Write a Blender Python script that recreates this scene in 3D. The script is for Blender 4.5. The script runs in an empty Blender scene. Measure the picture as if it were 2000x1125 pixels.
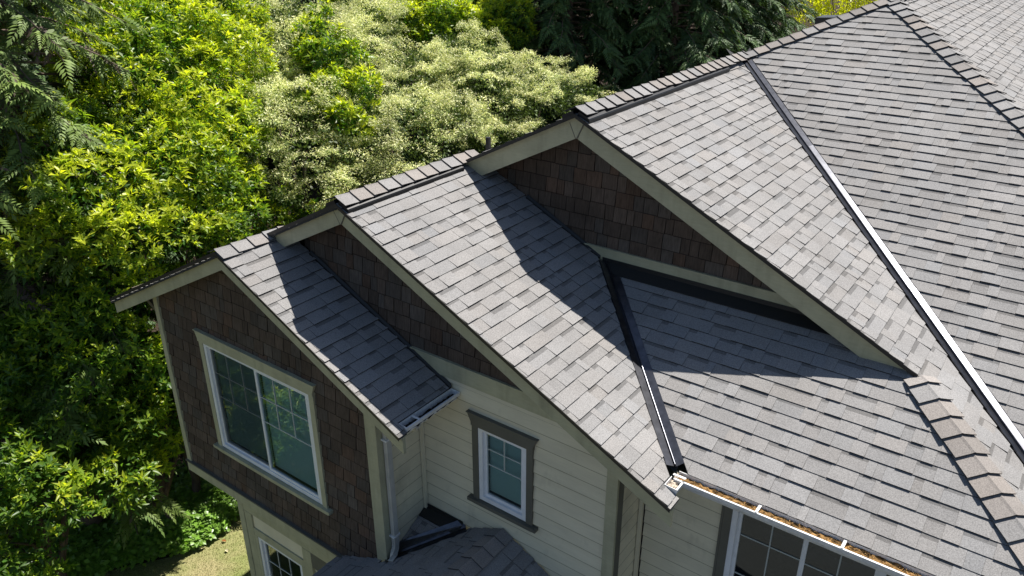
import bpy, math
import numpy as np
from mathutils import Vector, Matrix

# ---------------------------------------------------------------- camera, sky, sun, exposure
H = 10.1                                  # eye height above the lawn, metres
F_PX, YAW, PITCH, ROLL = 1538.4, math.radians(36.350), math.radians(25.335), math.radians(-0.064)
scene = bpy.context.scene
C = scene.collection
fw = np.array([-math.sin(YAW) * math.cos(PITCH), math.cos(YAW) * math.cos(PITCH), -math.sin(PITCH)])
rt = np.array([math.cos(YAW), math.sin(YAW), 0.0])
up = np.cross(rt, fw)
rt, up = rt * math.cos(ROLL) + up * math.sin(ROLL), up * math.cos(ROLL) - rt * math.sin(ROLL)
cam_d = bpy.data.cameras.new('camera')
cam = bpy.data.objects.new('camera', cam_d)
C.objects.link(cam)
cam.matrix_world = Matrix(((rt[0], up[0], -fw[0], 0), (rt[1], up[1], -fw[1], 0), (rt[2], up[2], -fw[2], H), (0, 0, 0, 1)))
cam_d.sensor_width = 36.0
cam_d.lens = 36.0 * F_PX / 2000.0
cam_d.clip_start = 0.1
cam_d.clip_end = 2000.0
scene.camera = cam

SUN_DIR = Vector((0.030, 0.442, 0.896)).normalized()      # towards the sun
world = bpy.data.worlds.new('World')
scene.world = world
world.use_nodes = True
wn = world.node_tree
bg = wn.nodes['Background']
sky = wn.nodes.new('ShaderNodeTexSky')
sky.sky_type = 'NISHITA'
sky.sun_disc = False
sky.sun_elevation = math.asin(SUN_DIR.z)
sky.sun_rotation = math.atan2(SUN_DIR.x, SUN_DIR.y)
sky.air_density = 1.0
sky.dust_density = 0.6
sky.ozone_density = 1.5
wn.links.new(sky.outputs[0], bg.inputs[0])
bg.inputs[1].default_value = 0.060
sun_d = bpy.data.lights.new('sun', 'SUN')
sun_d.energy = 5.0
sun_d.angle = math.radians(0.53)
sun_d.color = (1.0, 0.955, 0.89)
sun = bpy.data.objects.new('sun', sun_d)
C.objects.link(sun)
sun.rotation_euler = SUN_DIR.to_track_quat('Z', 'Y').to_euler()
sun.location = (0, 10, 40)
vs = scene.view_settings
vs.view_transform = 'Standard'
vs.look = 'None'
vs.exposure = 0.88
vs.gamma = 1.0
vs.use_curve_mapping = False
scene.render.engine = 'CYCLES'
scene.cycles.use_denoising = True
scene.cycles.max_bounces = 9
scene.cycles.diffuse_bounces = 6
scene.cycles.transparent_max_bounces = 12

rng = np.random.RandomState(7)
S = 0.5                                    # roof pitch, 6 in 12
CO = 1.0 / math.sqrt(1 + S * S)            # cosine of the pitch
EXP = 0.143                                # shingle exposure


def ray(u, v):
    return fw + rt * (u - 1000) / F_PX - up * (v - 562.5) / F_PX


def W(u, v, t):
    """A point in the world t metres ahead on the sight line through photo pixel (u, v)."""
    p = ray(u, v) * t
    return np.array([p[0], p[1], p[2] + H])


def project(p):
    p = np.asarray(p, float) - np.array([0, 0, H])
    d = p @ fw
    return np.stack([1000 + F_PX * (p @ rt) / d, 562.5 - F_PX * (p @ up) / d], -1)


# ---------------------------------------------------------------- materials
def new_mat(name):
    m = bpy.data.materials.new(name)
    m.use_nodes = True
    nt = m.node_tree
    nt.nodes.clear()
    out = nt.nodes.new('ShaderNodeOutputMaterial')
    return m, nt, out


def N(nt, typ, **kw):
    n = nt.nodes.new(typ)
    for k, v in kw.items():
        if k.startswith('i_'):
            n.inputs[k[2:]].default_value = v
        else:
            setattr(n, k, v)
    return n


def mul_color(nt, a, b, fac=1.0, mode='MULTIPLY'):
    m = N(nt, 'ShaderNodeMix', data_type='RGBA', blend_type=mode)
    m.inputs[0].default_value = fac
    for sock, val in ((m.inputs[6], a), (m.inputs[7], b)):
        if isinstance(val, tuple):
            sock.default_value = val
        else:
            nt.links.new(val, sock)
    return m.outputs[2]


def noise_ramp(nt, scale, lo, hi, p0=0.3, p1=0.7, detail=4.0, rough=0.6, vec=None, stretch=None):
    n = N(nt, 'ShaderNodeTexNoise', noise_dimensions='3D')
    n.inputs['Scale'].default_value = scale
    n.inputs['Detail'].default_value = detail
    n.inputs['Roughness'].default_value = rough
    geo = N(nt, 'ShaderNodeNewGeometry')
    src = geo.outputs['Position']
    if stretch is not None:
        mp = N(nt, 'ShaderNodeMapping')
        mp.inputs['Scale'].default_value = stretch
        nt.links.new(src, mp.inputs[0])
        src = mp.outputs[0]
    nt.links.new(src, n.inputs['Vector'])
    r = N(nt, 'ShaderNodeValToRGB')
    r.color_ramp.elements[0].position = p0
    r.color_ramp.elements[1].position = p1
    r.color_ramp.elements[0].color = (*([lo] * 3), 1) if not isinstance(lo, tuple) else (*lo, 1)
    r.color_ramp.elements[1].color = (*([hi] * 3), 1) if not isinstance(hi, tuple) else (*hi, 1)
    nt.links.new(n.outputs[0], r.inputs[0])
    return r.outputs[0], n.outputs[0]


def surface_mat(name, color=None, attr=False, rough=0.7, spec=0.3, metal=0.0, noises=(), bump=None, coat=0.0):
    """Principled surface: colour (fixed or the mesh's own Col) times position noise, with fine relief."""
    m, nt, out = new_mat(name)
    b = N(nt, 'ShaderNodeBsdfPrincipled')
    b.inputs['Roughness'].default_value = rough
    b.inputs['Specular IOR Level'].default_value = spec
    b.inputs['Metallic'].default_value = metal
    b.inputs['Coat Weight'].default_value = coat
    if attr:
        a = N(nt, 'ShaderNodeAttribute', attribute_name='Col')
        col = a.outputs['Color']
        if color is not None:
            col = mul_color(nt, col, (*color, 1))
    else:
        col = None
    for (scale, lo, hi, p0, p1, st) in noises:
        c, _ = noise_ramp(nt, scale, lo, hi, p0, p1, stretch=st)
        col = mul_color(nt, col if col is not None else (*color, 1), c)
    if col is None:
        b.inputs['Base Color'].default_value = (*color, 1)
    else:
        nt.links.new(col, b.inputs['Base Color'])
    if bump:
        sc, st, dist, strg = bump
        _, h = noise_ramp(nt, sc, 0.0, 1.0, stretch=st)
        bn = N(nt, 'ShaderNodeBump')
        bn.inputs['Strength'].default_value = strg
        bn.inputs['Distance'].default_value = dist
        nt.links.new(h, bn.inputs['Height'])
        nt.links.new(bn.outputs[0], b.inputs['Normal'])
    nt.links.new(b.outputs[0], out.inputs[0])
    return m


def leaf_mat(name, trans=0.45, tint=(1.25, 1.3, 0.45), gloss=0.5, rough=0.38):
    m, nt, out = new_mat(name)
    a = N(nt, 'ShaderNodeAttribute', attribute_name='Col')
    b = N(nt, 'ShaderNodeBsdfPrincipled')
    b.inputs['Roughness'].default_value = rough
    b.inputs['Specular IOR Level'].default_value = gloss
    nt.links.new(a.outputs['Color'], b.inputs['Base Color'])
    t = N(nt, 'ShaderNodeBsdfTranslucent')
    nt.links.new(mul_color(nt, a.outputs['Color'], (*tint, 1)), t.inputs['Color'])
    mx = N(nt, 'ShaderNodeMixShader')
    mx.inputs[0].default_value = trans
    nt.links.new(b.outputs[0], mx.inputs[1])
    nt.links.new(t.outputs[0], mx.inputs[2])
    nt.links.new(mx.outputs[0], out.inputs[0])
    return m


M = {}
M['shingle'] = surface_mat('asphalt_shingle', attr=True, rough=0.92, spec=0.12,
                           noises=((120, 0.66, 1.34, 0.30, 0.70, None), (0.9, 0.92, 1.06, 0.3, 0.7, None), (3.2, 0.93, 1.03, 0.3, 0.6, (0.5, 0.5, 1.0))),
                           bump=(260, None, 0.004, 0.5))
M['muntin'] = surface_mat('glazing_bar', color=(0.42, 0.45, 0.43), rough=0.4, spec=0.4)
M['deck'] = surface_mat('roof_underlay', color=(0.05, 0.05, 0.05), rough=0.9, spec=0.1)
M['cedar'] = surface_mat('weathered_cedar', attr=True, rough=0.85, spec=0.15,
                         noises=((7, 0.72, 1.22, 0.3, 0.7, (9, 9, 0.8)), (2.2, 0.80, 1.15, 0.3, 0.7, None)),
                         bump=(14, (9, 9, 0.6), 0.004, 0.5))
M['sheath'] = surface_mat('wall_sheathing', color=(0.05, 0.042, 0.036), rough=0.9, spec=0.1)
M['lap'] = surface_mat('cream_siding', color=(0.67, 0.615, 0.45), attr=True, rough=0.65, spec=0.25,
                       noises=((3.0, 0.90, 1.05, 0.3, 0.7, (0.5, 1, 2)), (2.6, 0.74, 1.0, 0.22, 0.42, (1.6, 1, 0.7)), (30, 0.95, 1.04, 0.3, 0.7, (0.25, 1, 3))),
                       bump=(40, (0.15, 1, 4), 0.002, 0.25))
M['cream'] = surface_mat('cream_paint', color=(0.67, 0.615, 0.45), rough=0.65, spec=0.25, noises=((3.0, 0.90, 1.05, 0.3, 0.7, None),))
M['trim'] = surface_mat('olive_trim', color=(0.40, 0.385, 0.255), rough=0.6, spec=0.3,
                        noises=((3.5, 0.86, 1.08, 0.3, 0.7, None), (2.2, 0.80, 1.04, 0.25, 0.5, (3.0, 1, 0.5)), (40, 0.93, 1.05, 0.3, 0.7, (0.3, 1, 2))),
                        bump=(45, (0.2, 1, 3), 0.002, 0.2))
M['trim_dark'] = surface_mat('dark_olive_trim', color=(0.125, 0.12, 0.095), rough=0.6, spec=0.3,
                             noises=((3.5, 0.86, 1.08, 0.3, 0.7, None),), bump=(45, (0.2, 1, 3), 0.002, 0.2))
M['white'] = surface_mat('white_vinyl', color=(0.74, 0.75, 0.76), rough=0.35, spec=0.45,
                         noises=((9, 0.92, 1.03, 0.25, 0.6, None),))
M['gutter'] = surface_mat('white_gutter_metal', color=(0.70, 0.70, 0.69), rough=0.35, spec=0.5,
                          noises=((6, 0.82, 1.04, 0.3, 0.6, None), (40, 0.85, 1.05, 0.3, 0.55, None)))
M['downspout'] = surface_mat('downspout_metal', color=(0.46, 0.45, 0.41), rough=0.45, spec=0.4, noises=((6, 0.85, 1.04, 0.3, 0.6, None),))
M['flash'] = surface_mat('black_valley_metal', color=(0.105, 0.108, 0.122), rough=0.29, spec=0.5, metal=0.9,
                         noises=((14, 0.75, 1.25, 0.35, 0.75, None),), bump=(4, None, 0.004, 0.05))
M['drip'] = surface_mat('dark_drip_edge', color=(0.018, 0.018, 0.017), rough=0.5, spec=0.4)
M['vent'] = surface_mat('black_vent_plastic', color=(0.014, 0.014, 0.015), rough=0.45, spec=0.4)
M['needles'] = surface_mat('gutter_needles', attr=True, rough=0.9, spec=0.1,
                           noises=((25, 0.30, 1.25, 0.38, 0.58, None), (90, 0.75, 1.2, 0.3, 0.7, None)),
                           bump=(60, None, 0.01, 0.8))
M['blind'] = surface_mat('blind_slat', color=(0.93, 0.94, 0.93), rough=0.6, spec=0.2)
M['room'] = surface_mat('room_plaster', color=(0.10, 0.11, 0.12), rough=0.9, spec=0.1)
M['bark'] = surface_mat('bark', color=(0.10, 0.078, 0.060), rough=0.9, spec=0.1,
                        noises=((12, 0.6, 1.3, 0.3, 0.7, (1, 1, 0.25)),), bump=(20, (1, 1, 0.2), 0.02, 0.7))
M['twig'] = surface_mat('cedar_twig', color=(0.15, 0.115, 0.09), rough=0.9, spec=0.1)
M['laurel'] = leaf_mat('laurel_leaf', 0.55, (1.2, 1.3, 0.40), 0.38, 0.36)
M['variegated'] = leaf_mat('variegated_leaf', 0.35, (1.1, 1.1, 0.75), 0.3, 0.5)
M['conifer'] = leaf_mat('conifer_needle', 0.22, (1.15, 1.2, 0.5), 0.25, 0.55)
M['ivy'] = leaf_mat('ground_cover_leaf', 0.35, (1.2, 1.3, 0.5), 0.5, 0.35)
M['grassblade'] = leaf_mat('grass_blade', 0.3, (1.1, 1.1, 0.6), 0.2, 0.6)
M['lawn'] = surface_mat('lawn_turf', color=(1, 1, 1), rough=0.95, spec=0.05,
                        noises=((1.3, (0.21, 0.25, 0.080), (0.35, 0.31, 0.16), 0.35, 0.65, None),
                                (60, 0.55, 1.25, 0.3, 0.7, None)), bump=(90, None, 0.02, 0.8))
M['asphalt'] = surface_mat('unseen_ground_asphalt', color=(0.05, 0.05, 0.05), rough=0.9, spec=0.1, noises=((40, 0.7, 1.3, 0.3, 0.7, None),))
M['soil'] = surface_mat('bed_soil', color=(0.040, 0.030, 0.022), rough=0.95, spec=0.05,
                        noises=((30, 0.5, 1.5, 0.3, 0.7, None),), bump=(40, None, 0.03, 0.8))
M['dryleaf'] = surface_mat('dry_leaf', attr=True, rough=0.8, spec=0.2)
M['brown_metal'] = surface_mat('brown_downspout', color=(0.12, 0.10, 0.08), rough=0.45, spec=0.4)
M['neighbour_wall'] = surface_mat('neighbour_wall', color=(0.085, 0.065, 0.055), rough=0.8, spec=0.2, noises=((3, .85, 1.1, .3, .7, None),))
M['neighbour_roof'] = surface_mat('neighbour_roof', color=(0.13, 0.135, 0.145), rough=0.9, spec=0.1, noises=((9, .8, 1.15, .3, .7, None),))


def glass_mat():
    m, nt, out = new_mat('window_glass')
    tr = N(nt, 'ShaderNodeBsdfTransparent')
    tr.inputs[0].default_value = (0.72, 0.96, 0.97, 1)
    gl = N(nt, 'ShaderNodeBsdfGlossy')
    gl.inputs['Roughness'].default_value = 0.012
    gl.inputs[0].default_value = (0.86, 0.95, 0.92, 1)
    fr = N(nt, 'ShaderNodeFresnel')
    fr.inputs[0].default_value = 2.4
    mx = N(nt, 'ShaderNodeMixShader')
    nt.links.new(fr.outputs[0], mx.inputs[0])
    nt.links.new(tr.outputs[0], mx.inputs[1])
    nt.links.new(gl.outputs[0], mx.inputs[2])
    nt.links.new(mx.outputs[0], out.inputs[0])
    return m


def screen_mat():
    m, nt, out = new_mat('insect_screen')
    tr = N(nt, 'ShaderNodeBsdfTransparent')
    df = N(nt, 'ShaderNodeBsdfDiffuse')
    df.inputs[0].default_value = (0.03, 0.035, 0.035, 1)
    mx = N(nt, 'ShaderNodeMixShader')
    mx.inputs[0].default_value = 0.45
    nt.links.new(tr.outputs[0], mx.inputs[1])
    nt.links.new(df.outputs[0], mx.inputs[2])
    nt.links.new(mx.outputs[0], out.inputs[0])
    return m


M['glass'] = glass_mat()
M['screen'] = screen_mat()


# ---------------------------------------------------------------- mesh helpers
def link(o, parent=None):
    C.objects.link(o)
    if parent is not None:
        o.parent = parent
    return o


def tag(o, label=None, category=None, group=None, kind=None):
    if label:
        o['label'] = label
    if category:
        o['category'] = category
    if group:
        o['group'] = group
    if kind:
        o['kind'] = kind
    return o


def empty(name, loc=(0, 0, 0), parent=None):
    o = bpy.data.objects.new(name, None)
    o.location = loc
    o.empty_display_size = 0.2
    return link(o, parent)


def mesh_obj(name, verts, faces, mat, parent=None, fcol=None, smooth=False):
    me = bpy.data.meshes.new(name)
    me.from_pydata([tuple(map(float, v)) for v in verts], [], [tuple(f) for f in faces])
    me.update()  # added out of view to keep the window reflections dark
    if fcol is not None:
        at = me.color_attributes.new('Col', 'FLOAT_COLOR', 'CORNER')
        buf = []
        for f, c in zip(faces, fcol):
            buf.extend(list((c[0], c[1], c[2], 1.0)) * len(f))
        at.data.foreach_set('color', buf)
    if smooth:
        me.polygons.foreach_set('use_smooth', [True] * len(me.polygons))
    me.materials.append(mat)
    o = bpy.data.objects.new(name, me)
    return link(o, parent)


def tri_obj(name, verts, tris, cols, mat, parent=None, smooth=False):
    """A big triangle mesh straight from numpy arrays, one colour for each vertex."""
    me = bpy.data.meshes.new(name)
    nv, nf = len(verts), len(tris)
    me.vertices.add(nv)
    me.vertices.foreach_set('co', np.ascontiguousarray(verts, np.float32).ravel())
    me.loops.add(nf * 3)
    me.loops.foreach_set('vertex_index', np.ascontiguousarray(tris, np.int32).ravel())
    me.polygons.add(nf)
    me.polygons.foreach_set('loop_start', np.arange(0, nf * 3, 3, dtype=np.int32))
    me.polygons.foreach_set('loop_total', np.full(nf, 3, np.int32))
    if smooth:
        me.polygons.foreach_set('use_smooth', np.ones(nf, bool))
    if cols is not None:
        at = me.color_attributes.new('Col', 'FLOAT_COLOR', 'POINT')
        buf = np.ones((nv, 4), np.float32)
        buf[:, :3] = cols
        at.data.foreach_set('color', buf.ravel())
    me.update(calc_edges=True)
    me.validate()
    me.materials.append(mat)
    o = bpy.data.objects.new(name, me)
    return link(o, parent)


BOXF = [(0, 3, 2, 1), (4, 5, 6, 7), (0, 1, 5, 4), (1, 2, 6, 5), (2, 3, 7, 6), (3, 0, 4, 7)]


def boxv(x0, x1, y0, y1, z0, z1):
    return [(x0, y0, z0), (x1, y0, z0), (x1, y1, z0), (x0, y1, z0), (x0, y0, z1), (x1, y0, z1), (x1, y1, z1), (x0, y1, z1)]


def box(name, x0, x1, y0, y1, z0, z1, mat, parent, col=None):
    return mesh_obj(name, boxv(x0, x1, y0, y1, z0 + H, z1 + H), BOXF, mat, parent, [col] * 6 if col else None)


def prism_y(name, poly_xz, y0, y1, mat, parent, col=None):
    """A polygon in the x-z plane (z relative to the eye), pushed from y0 (front) to y1."""
    n = len(poly_xz)
    v = [(x, y0, z + H) for x, z in poly_xz] + [(x, y1, z + H) for x, z in poly_xz]
    f = [tuple(range(n)), tuple(range(2 * n - 1, n - 1, -1))]
    f += [(i, i + n, (i + 1) % n + n, (i + 1) % n) for i in range(n)]
    return mesh_obj(name, v, f, mat, parent, [col] * len(f) if col else None)


def prism_x(name, poly_yz, x0, x1, mat, parent, fcol=None):
    n = len(poly_yz)
    v = [(x0, y, z + H) for y, z in poly_yz] + [(x1, y, z + H) for y, z in poly_yz]
    f = [tuple(range(n)), tuple(range(2 * n - 1, n - 1, -1))]
    f += [(i, i + n, (i + 1) % n + n, (i + 1) % n) for i in range(n)]
    return mesh_obj(name, v, f, mat, parent, [fcol] * len(f) if fcol else None)


def clip_half(poly, a, b, c):
    """Keep the part of a 2-D polygon where a*x + b*y <= c."""
    out = []
    n = len(poly)
    for i in range(n):
        p, q = poly[i], poly[(i + 1) % n]
        dp, dq = a * p[0] + b * p[1] - c, a * q[0] + b * q[1] - c
        if dp <= 1e-9:
            out.append(p)
        if (dp < -1e-9 and dq > 1e-9) or (dp > 1e-9 and dq < -1e-9):
            t = dp / (dp - dq)
            out.append((p[0] + t * (q[0] - p[0]), p[1] + t * (q[1] - p[1])))
    return out


def area2(p):
    return 0.5 * sum(p[i][0] * p[(i + 1) % len(p)][1] - p[(i + 1) % len(p)][0] * p[i][1] for i in range(len(p)))


def clip_convex(poly, region):
    """Clip a polygon to a counter-clockwise convex region."""
    for i in range(len(region)):
        p, q = region[i], region[(i + 1) % len(region)]
        ex, ey = q[0] - p[0], q[1] - p[1]
        poly = clip_half(poly, ey, -ex, ey * p[0] - ex * p[1])
        if len(poly) < 3:
            return []
    return poly


# ---------------------------------------------------------------- the house: measures (x right, y back, z from the eye)
x1, y1, z1 = -6.795, 4.193, -3.107
x2, y2, z2 = -5.616, 4.819, -2.5255
x3, y3, z3 = -4.0945, 6.659, -1.8007
yw1, yw2, yw3, ywf = 4.393, 5.03, 6.92, 5.56       # wall faces
yfr, zfr = 7.720, -3.0203                          # a line on the lower front slope
yv = 10.966
XA, YA, ZA = x3 + 1.476, yv + 1.476, z3 + 0.738    # apex of the main hip
ZE = -4.293                                        # all eaves
XE1 = -4.450
XE2 = -2.075
YEF = 5.175
XE3 = x3 + (z3 - ZE) / S
YEM = yv - (z3 - ZE) / S
XER = XA + (ZA - ZE) / S
XEL = -9.30
X0 = x3 + ((z3 - zfr) / S - (y3 - yfr))            # the hip under the tallest gable starts here
YB = 24.0                                          # back of the house
LIFT = 0.022                                       # deck above the fascia line

house = empty('house', (-3.0, 9.0, 0.0))
tag(house, 'two-storey house with grey shingle roof, three stepped gables and brown cedar walls', 'house')
HM = Matrix.Translation((3.0, -9.0, 0.0))


def hpart(o):
    """Parent a part built in world coordinates to the house without moving it."""
    o.parent = house
    o.matrix_parent_inverse = HM
    return o


class Slope:
    """A roof plane: plan (x, y) -> height; courses run level along it."""
    def __init__(self, kind, c):
        self.kind, self.c = kind, c
        self.n = {'R': (S, 0, 1), 'L': (-S, 0, 1), 'F': (0, -S, 1)}[kind]
        self.n = np.array(self.n) / math.sqrt(1 + S * S)

    def z(self, x, y):
        return self.c + {'R': -S * x, 'L': S * x, 'F': S * y}[self.kind]

    def uv(self, x, y):            # u along the course, v up the slope
        return {'R': (y, -x / CO), 'L': (-y, x / CO), 'F': (x, y / CO)}[self.kind]

    def xy(self, u, v):
        return {'R': (-v * CO, u), 'L': (v * CO, -u), 'F': (u, v * CO)}[self.kind]

    def p(self, u, v, h):
        x, y = self.xy(u, v)
        return np.array([x, y, self.z(x, y) + LIFT + H]) + self.n * h


SL = {
    'g1': Slope('R', z1 + S * x1), 'g2': Slope('R', z2 + S * x2), 'g3': Slope('R', z3 + S * x3),
    'left': Slope('L', z3 - S * x3), 'low': Slope('F', zfr - S * yfr), 'main': Slope('F', z3 - S * yv),
    'back': Slope('R', ZA + S * XA),
    'porchL': Slope('L', -5.775 + S * 3.81), 'porchR': Slope('R', -5.775 - S * 3.81), 'porchT': Slope('F', -6.02 - S * 5.03),
}
# the hidden left planes of the gables all lie in one big plane
xv0 = x2 + (z2 - (zfr + S * (yw3 - yfr))) / S      # top of the small valley
RO = 0.045                                         # shingles beyond the rake board
VW = 0.085                                         # half of the open metal valley (in plan)
vd = VW * math.sqrt(2) / 1.0


def hip_line_y(x):
    return y3 - (x - X0)


REG = {
    'g1': [[(x1, y1 - RO), (XE1, y1 - RO), (XE1, yw2 - 0.01), (x1, yw2 - 0.01)],
           [(XE1, y1 - RO), (-4.335, y1 - RO), (-4.335, y1 + 0.06), (XE1, y1 + 0.06)]],
    'g2': [[(x2, y2 - RO), (XE2, y2 - RO), (XE2, xv0 + yw3 - vd - XE2), (xv0 - vd, yw3 - 0.01), (x2, yw3 - 0.01)],
           [(XE2, y2 - RO), (-1.93, y2 - RO), (-1.93, y2 + 0.12), (XE2, y2 + 0.12)]],
    'g3': [[(x3, y3 - RO), (X0, y3 - RO), (X0, yv - vd - (X0 - x3)), (x3, yv - vd)],
           [(X0, hip_line_y(X0)), (XE3, hip_line_y(XE3)), (XE3, yv - vd - (XE3 - x3)), (X0, yv - vd - (X0 - x3))]],
    'low': [[(xv0 + vd, yw3), (xv0 + vd + (yw3 - YEF), YEF), (X0 + (y3 - YEF), YEF), (X0 - (yw3 - y3), yw3)]],
    'main': [[(x3 + vd * .5, yv + vd * .5), (XE3 + vd, YEM), (XER, YEM), (XA, YA)]],
    'back': [[(XA, YA), (XER, YEM), (XER, YB), (XA, YB)]],
    'left': [[(XEL, y1 - RO), (x1, y1 - RO), (x1, YB), (XEL, YB)],
             [(x1, y2 - RO), (x2, y2 - RO), (x2, YB), (x1, YB)],
             [(x2, y3 - RO), (x3, y3 - RO), (x3, YB), (x2, YB)],
             [(x3, yv), (XA, YA), (XA, YB), (x3, YB)]],
    'porchT': [[(-4.905, 4.50), (-4.45, 4.95), (-4.45, 5.02), (-4.905, 5.02)]],
    'porchL': [[(-5.73, 2.6), (-4.98, 2.6), (-4.98, 4.385), (-5.73, 4.385)],
               [(-4.98, 2.6), (-3.81, 2.6), (-3.81, 5.02), (-4.25, 5.02), (-4.98, 4.29)]],
    'porchR': [[(-3.81, 2.6), (-2.3, 2.6), (-2.3, 5.02), (-3.81, 5.02)]],
}
PHASE = {'g1': x1 - 0.0062, 'g2': x2 + 0.0771, 'g3': x3 + 0.1491, 'back': XA + 0.05, 'porchR': -3.81}
SLOPE_LABEL = {
    'g1': 'narrow roof slope of the front gable, half in shadow', 'g2': 'right slope of the middle gable roof',
    'g3': 'large sunlit right slope of the tallest gable', 'low': 'lower front slope above the long gutter',
    'main': 'broad upper front slope between the long valley and the hip', 'back': 'pale slope beyond the upper hip',
    'left': 'left roof plane seen edge-on', 'porchT': 'small shaded roof triangle beside the bay wall',
    'porchL': 'shaded left slope of the little porch roof', 'porchR': 'shaded right slope of the little porch roof'}

# decks
DECK = {}
for k, pieces in REG.items():
    sl = SL[k]
    verts, faces = [], []
    for pc in pieces:
        n0 = len(verts)
        n = len(pc)
        grow = pc
        for (x, y) in grow:
            verts.append((x, y, sl.z(x, y) + LIFT + H))
        for (x, y) in grow:
            verts.append((x, y, sl.z(x, y) + LIFT + H - 0.02))
        faces.append(tuple(range(n0, n0 + n)))
        faces.append(tuple(range(n0 + 2 * n - 1, n0 + n - 1, -1)))
        faces += [(n0 + i, n0 + n + i, n0 + n + (i + 1) % n, n0 + (i + 1) % n) for i in range(n)]
    o = mesh_obj('roof_slope', verts, faces, M['deck'])
    o['label'] = SLOPE_LABEL[k]
    DECK[k] = hpart(o)

# the plan under the open valleys, so that no light comes through
for (a, b, k1) in (((x3, yv), (XE3, YEM), 'g3'), ((xv0, yw3), (xv0 + yw3 - YEF, YEF), 'g2')):
    pass


# ---------------------------------------------------------------- asphalt shingles
def tone():
    g = 0.232 * (1 + rng.normal() * 0.033)
    w = rng.normal() * 0.009
    return np.array([g * (1.02 + w), g * 0.99, g * (0.965 - w)])


def tab_mesh(sl, rect, regions, hb, band, colour):
    """One shingle tab: a wedge, thick at the butt, clipped to the slope's outline."""
    u0, u1, v0, v1 = rect
    out = []
    xy = [sl.xy(u0, v0), sl.xy(u1, v0), sl.xy(u1, v1), sl.xy(u0, v1)]
    if area2(xy) < 0:
        xy = xy[::-1]
    for reg in regions:
        r = reg if area2(reg) > 0 else reg[::-1]
        poly = clip_convex(xy, r)
        if len(poly) < 3 or abs(area2(poly)) < 3e-5:
            continue
        pu = [sl.uv(*q) for q in poly]
        if area2(pu) < 0:
            pu = pu[::-1]
        verts, faces, cols = [], [], []
        hgt = lambda v: hb * (1 - (v - v0) / (v1 - v0)) + 0.0012

        def add(pp, c):
            if len(pp) < 3:
                return
            n0 = len(verts)
            verts.extend(sl.p(u, v, hgt(v)) for u, v in pp)
            faces.append(tuple(range(n0, n0 + len(pp))))
            cols.append(c)
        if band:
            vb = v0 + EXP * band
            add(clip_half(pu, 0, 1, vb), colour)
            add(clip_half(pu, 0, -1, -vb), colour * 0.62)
        else:
            add(pu, colour)
        n0 = len(verts)
        n = len(pu)
        verts.extend(sl.p(u, v, hgt(v)) for u, v in pu)
        verts.extend(sl.p(u, v, 0.0) for u, v in pu)
        for i in range(n):
            j = (i + 1) % n
            faces.append((n0 + i, n0 + n + i, n0 + n + j, n0 + j))
            cols.append(colour * 0.22)
        out.append((verts, faces, cols))
    return out


ALL_TABS = []
for k, pieces in REG.items():
    sl = SL[k]
    us, vsv = [], []
    for pc in pieces:
        for (x, y) in pc:
            a, b = sl.uv(x, y)
            us.append(a)
            vsv.append(b)
    umin, umax, vmin, vmax = min(us), max(us), min(vsv), max(vsv)
    if k in PHASE:
        vph = sl.uv(PHASE[k], 0)[1]
    elif k == 'low':
        vph = sl.uv(0, YEF)[1]
    elif k == 'main':
        vph = sl.uv(0, YEM)[1]
    else:
        vph = vmin
    i0 = math.floor((vmin - vph) / EXP) - 1
    i1 = math.ceil((vmax - vph) / EXP) + 1
    far = k in ('left',)
    for i in range(i0, i1):
        v0 = vph + i * EXP
        u = umin - rng.rand() * 0.3
        tooth = bool(rng.randint(2))
        wob = rng.normal() * 0.002
        while u < umax:
            w = (rng.uniform(0.5, 1.0) if far else rng.choice([0.07, 0.10, 0.13, 0.165, 0.20, 0.24, 0.30]) * rng.uniform(0.85, 1.15))
            hb = (0.0150 if tooth else 0.0090) * rng.uniform(0.85, 1.15)
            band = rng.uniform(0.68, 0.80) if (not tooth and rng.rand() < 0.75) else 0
            c = tone() * (1.01 if tooth else 0.975)
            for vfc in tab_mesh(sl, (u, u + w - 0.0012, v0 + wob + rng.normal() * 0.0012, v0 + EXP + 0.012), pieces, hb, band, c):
                ALL_TABS.append((k, vfc))
            u += w
            tooth = not tooth


def shown_area(vfc):
    n = len(vfc[1][0])
    pts = project([vfc[0][i] for i in vfc[1][0]])
    cx, cy = pts.mean(0)
    if not (10 < cx < 1990 and 10 < cy < 1115):
        return 0.0
    return abs(area2([tuple(p) for p in pts]))


def hidden(k, vfc):
    c = np.mean([vfc[0][i] for i in vfc[1][0]], 0)
    if k in ('left', 'porchR', 'porchL', 'porchT'):
        return True
    if k == 'low' and c[1] > yw3 - 0.2:
        return True
    return False


score = np.array([0.0 if hidden(k, t) else shown_area(t) for k, t in ALL_TABS])
order = np.argsort(-score)
single = set(order[:300].tolist())
rest_v, rest_f, rest_c = [], [], []
for i, (k, (v, f, c)) in enumerate(ALL_TABS):
    if i in single:
        o = mesh_obj('roof_shingle', v, f, M['shingle'], None, c)
        o.parent = DECK[k]
    else:
        n0 = len(rest_v)
        rest_v.extend(v)
        rest_f.extend(tuple(a + n0 for a in ff) for ff in f)
        rest_c.extend(c)
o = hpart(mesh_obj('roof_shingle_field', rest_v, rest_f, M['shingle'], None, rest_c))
tag(o, kind='stuff')


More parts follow.
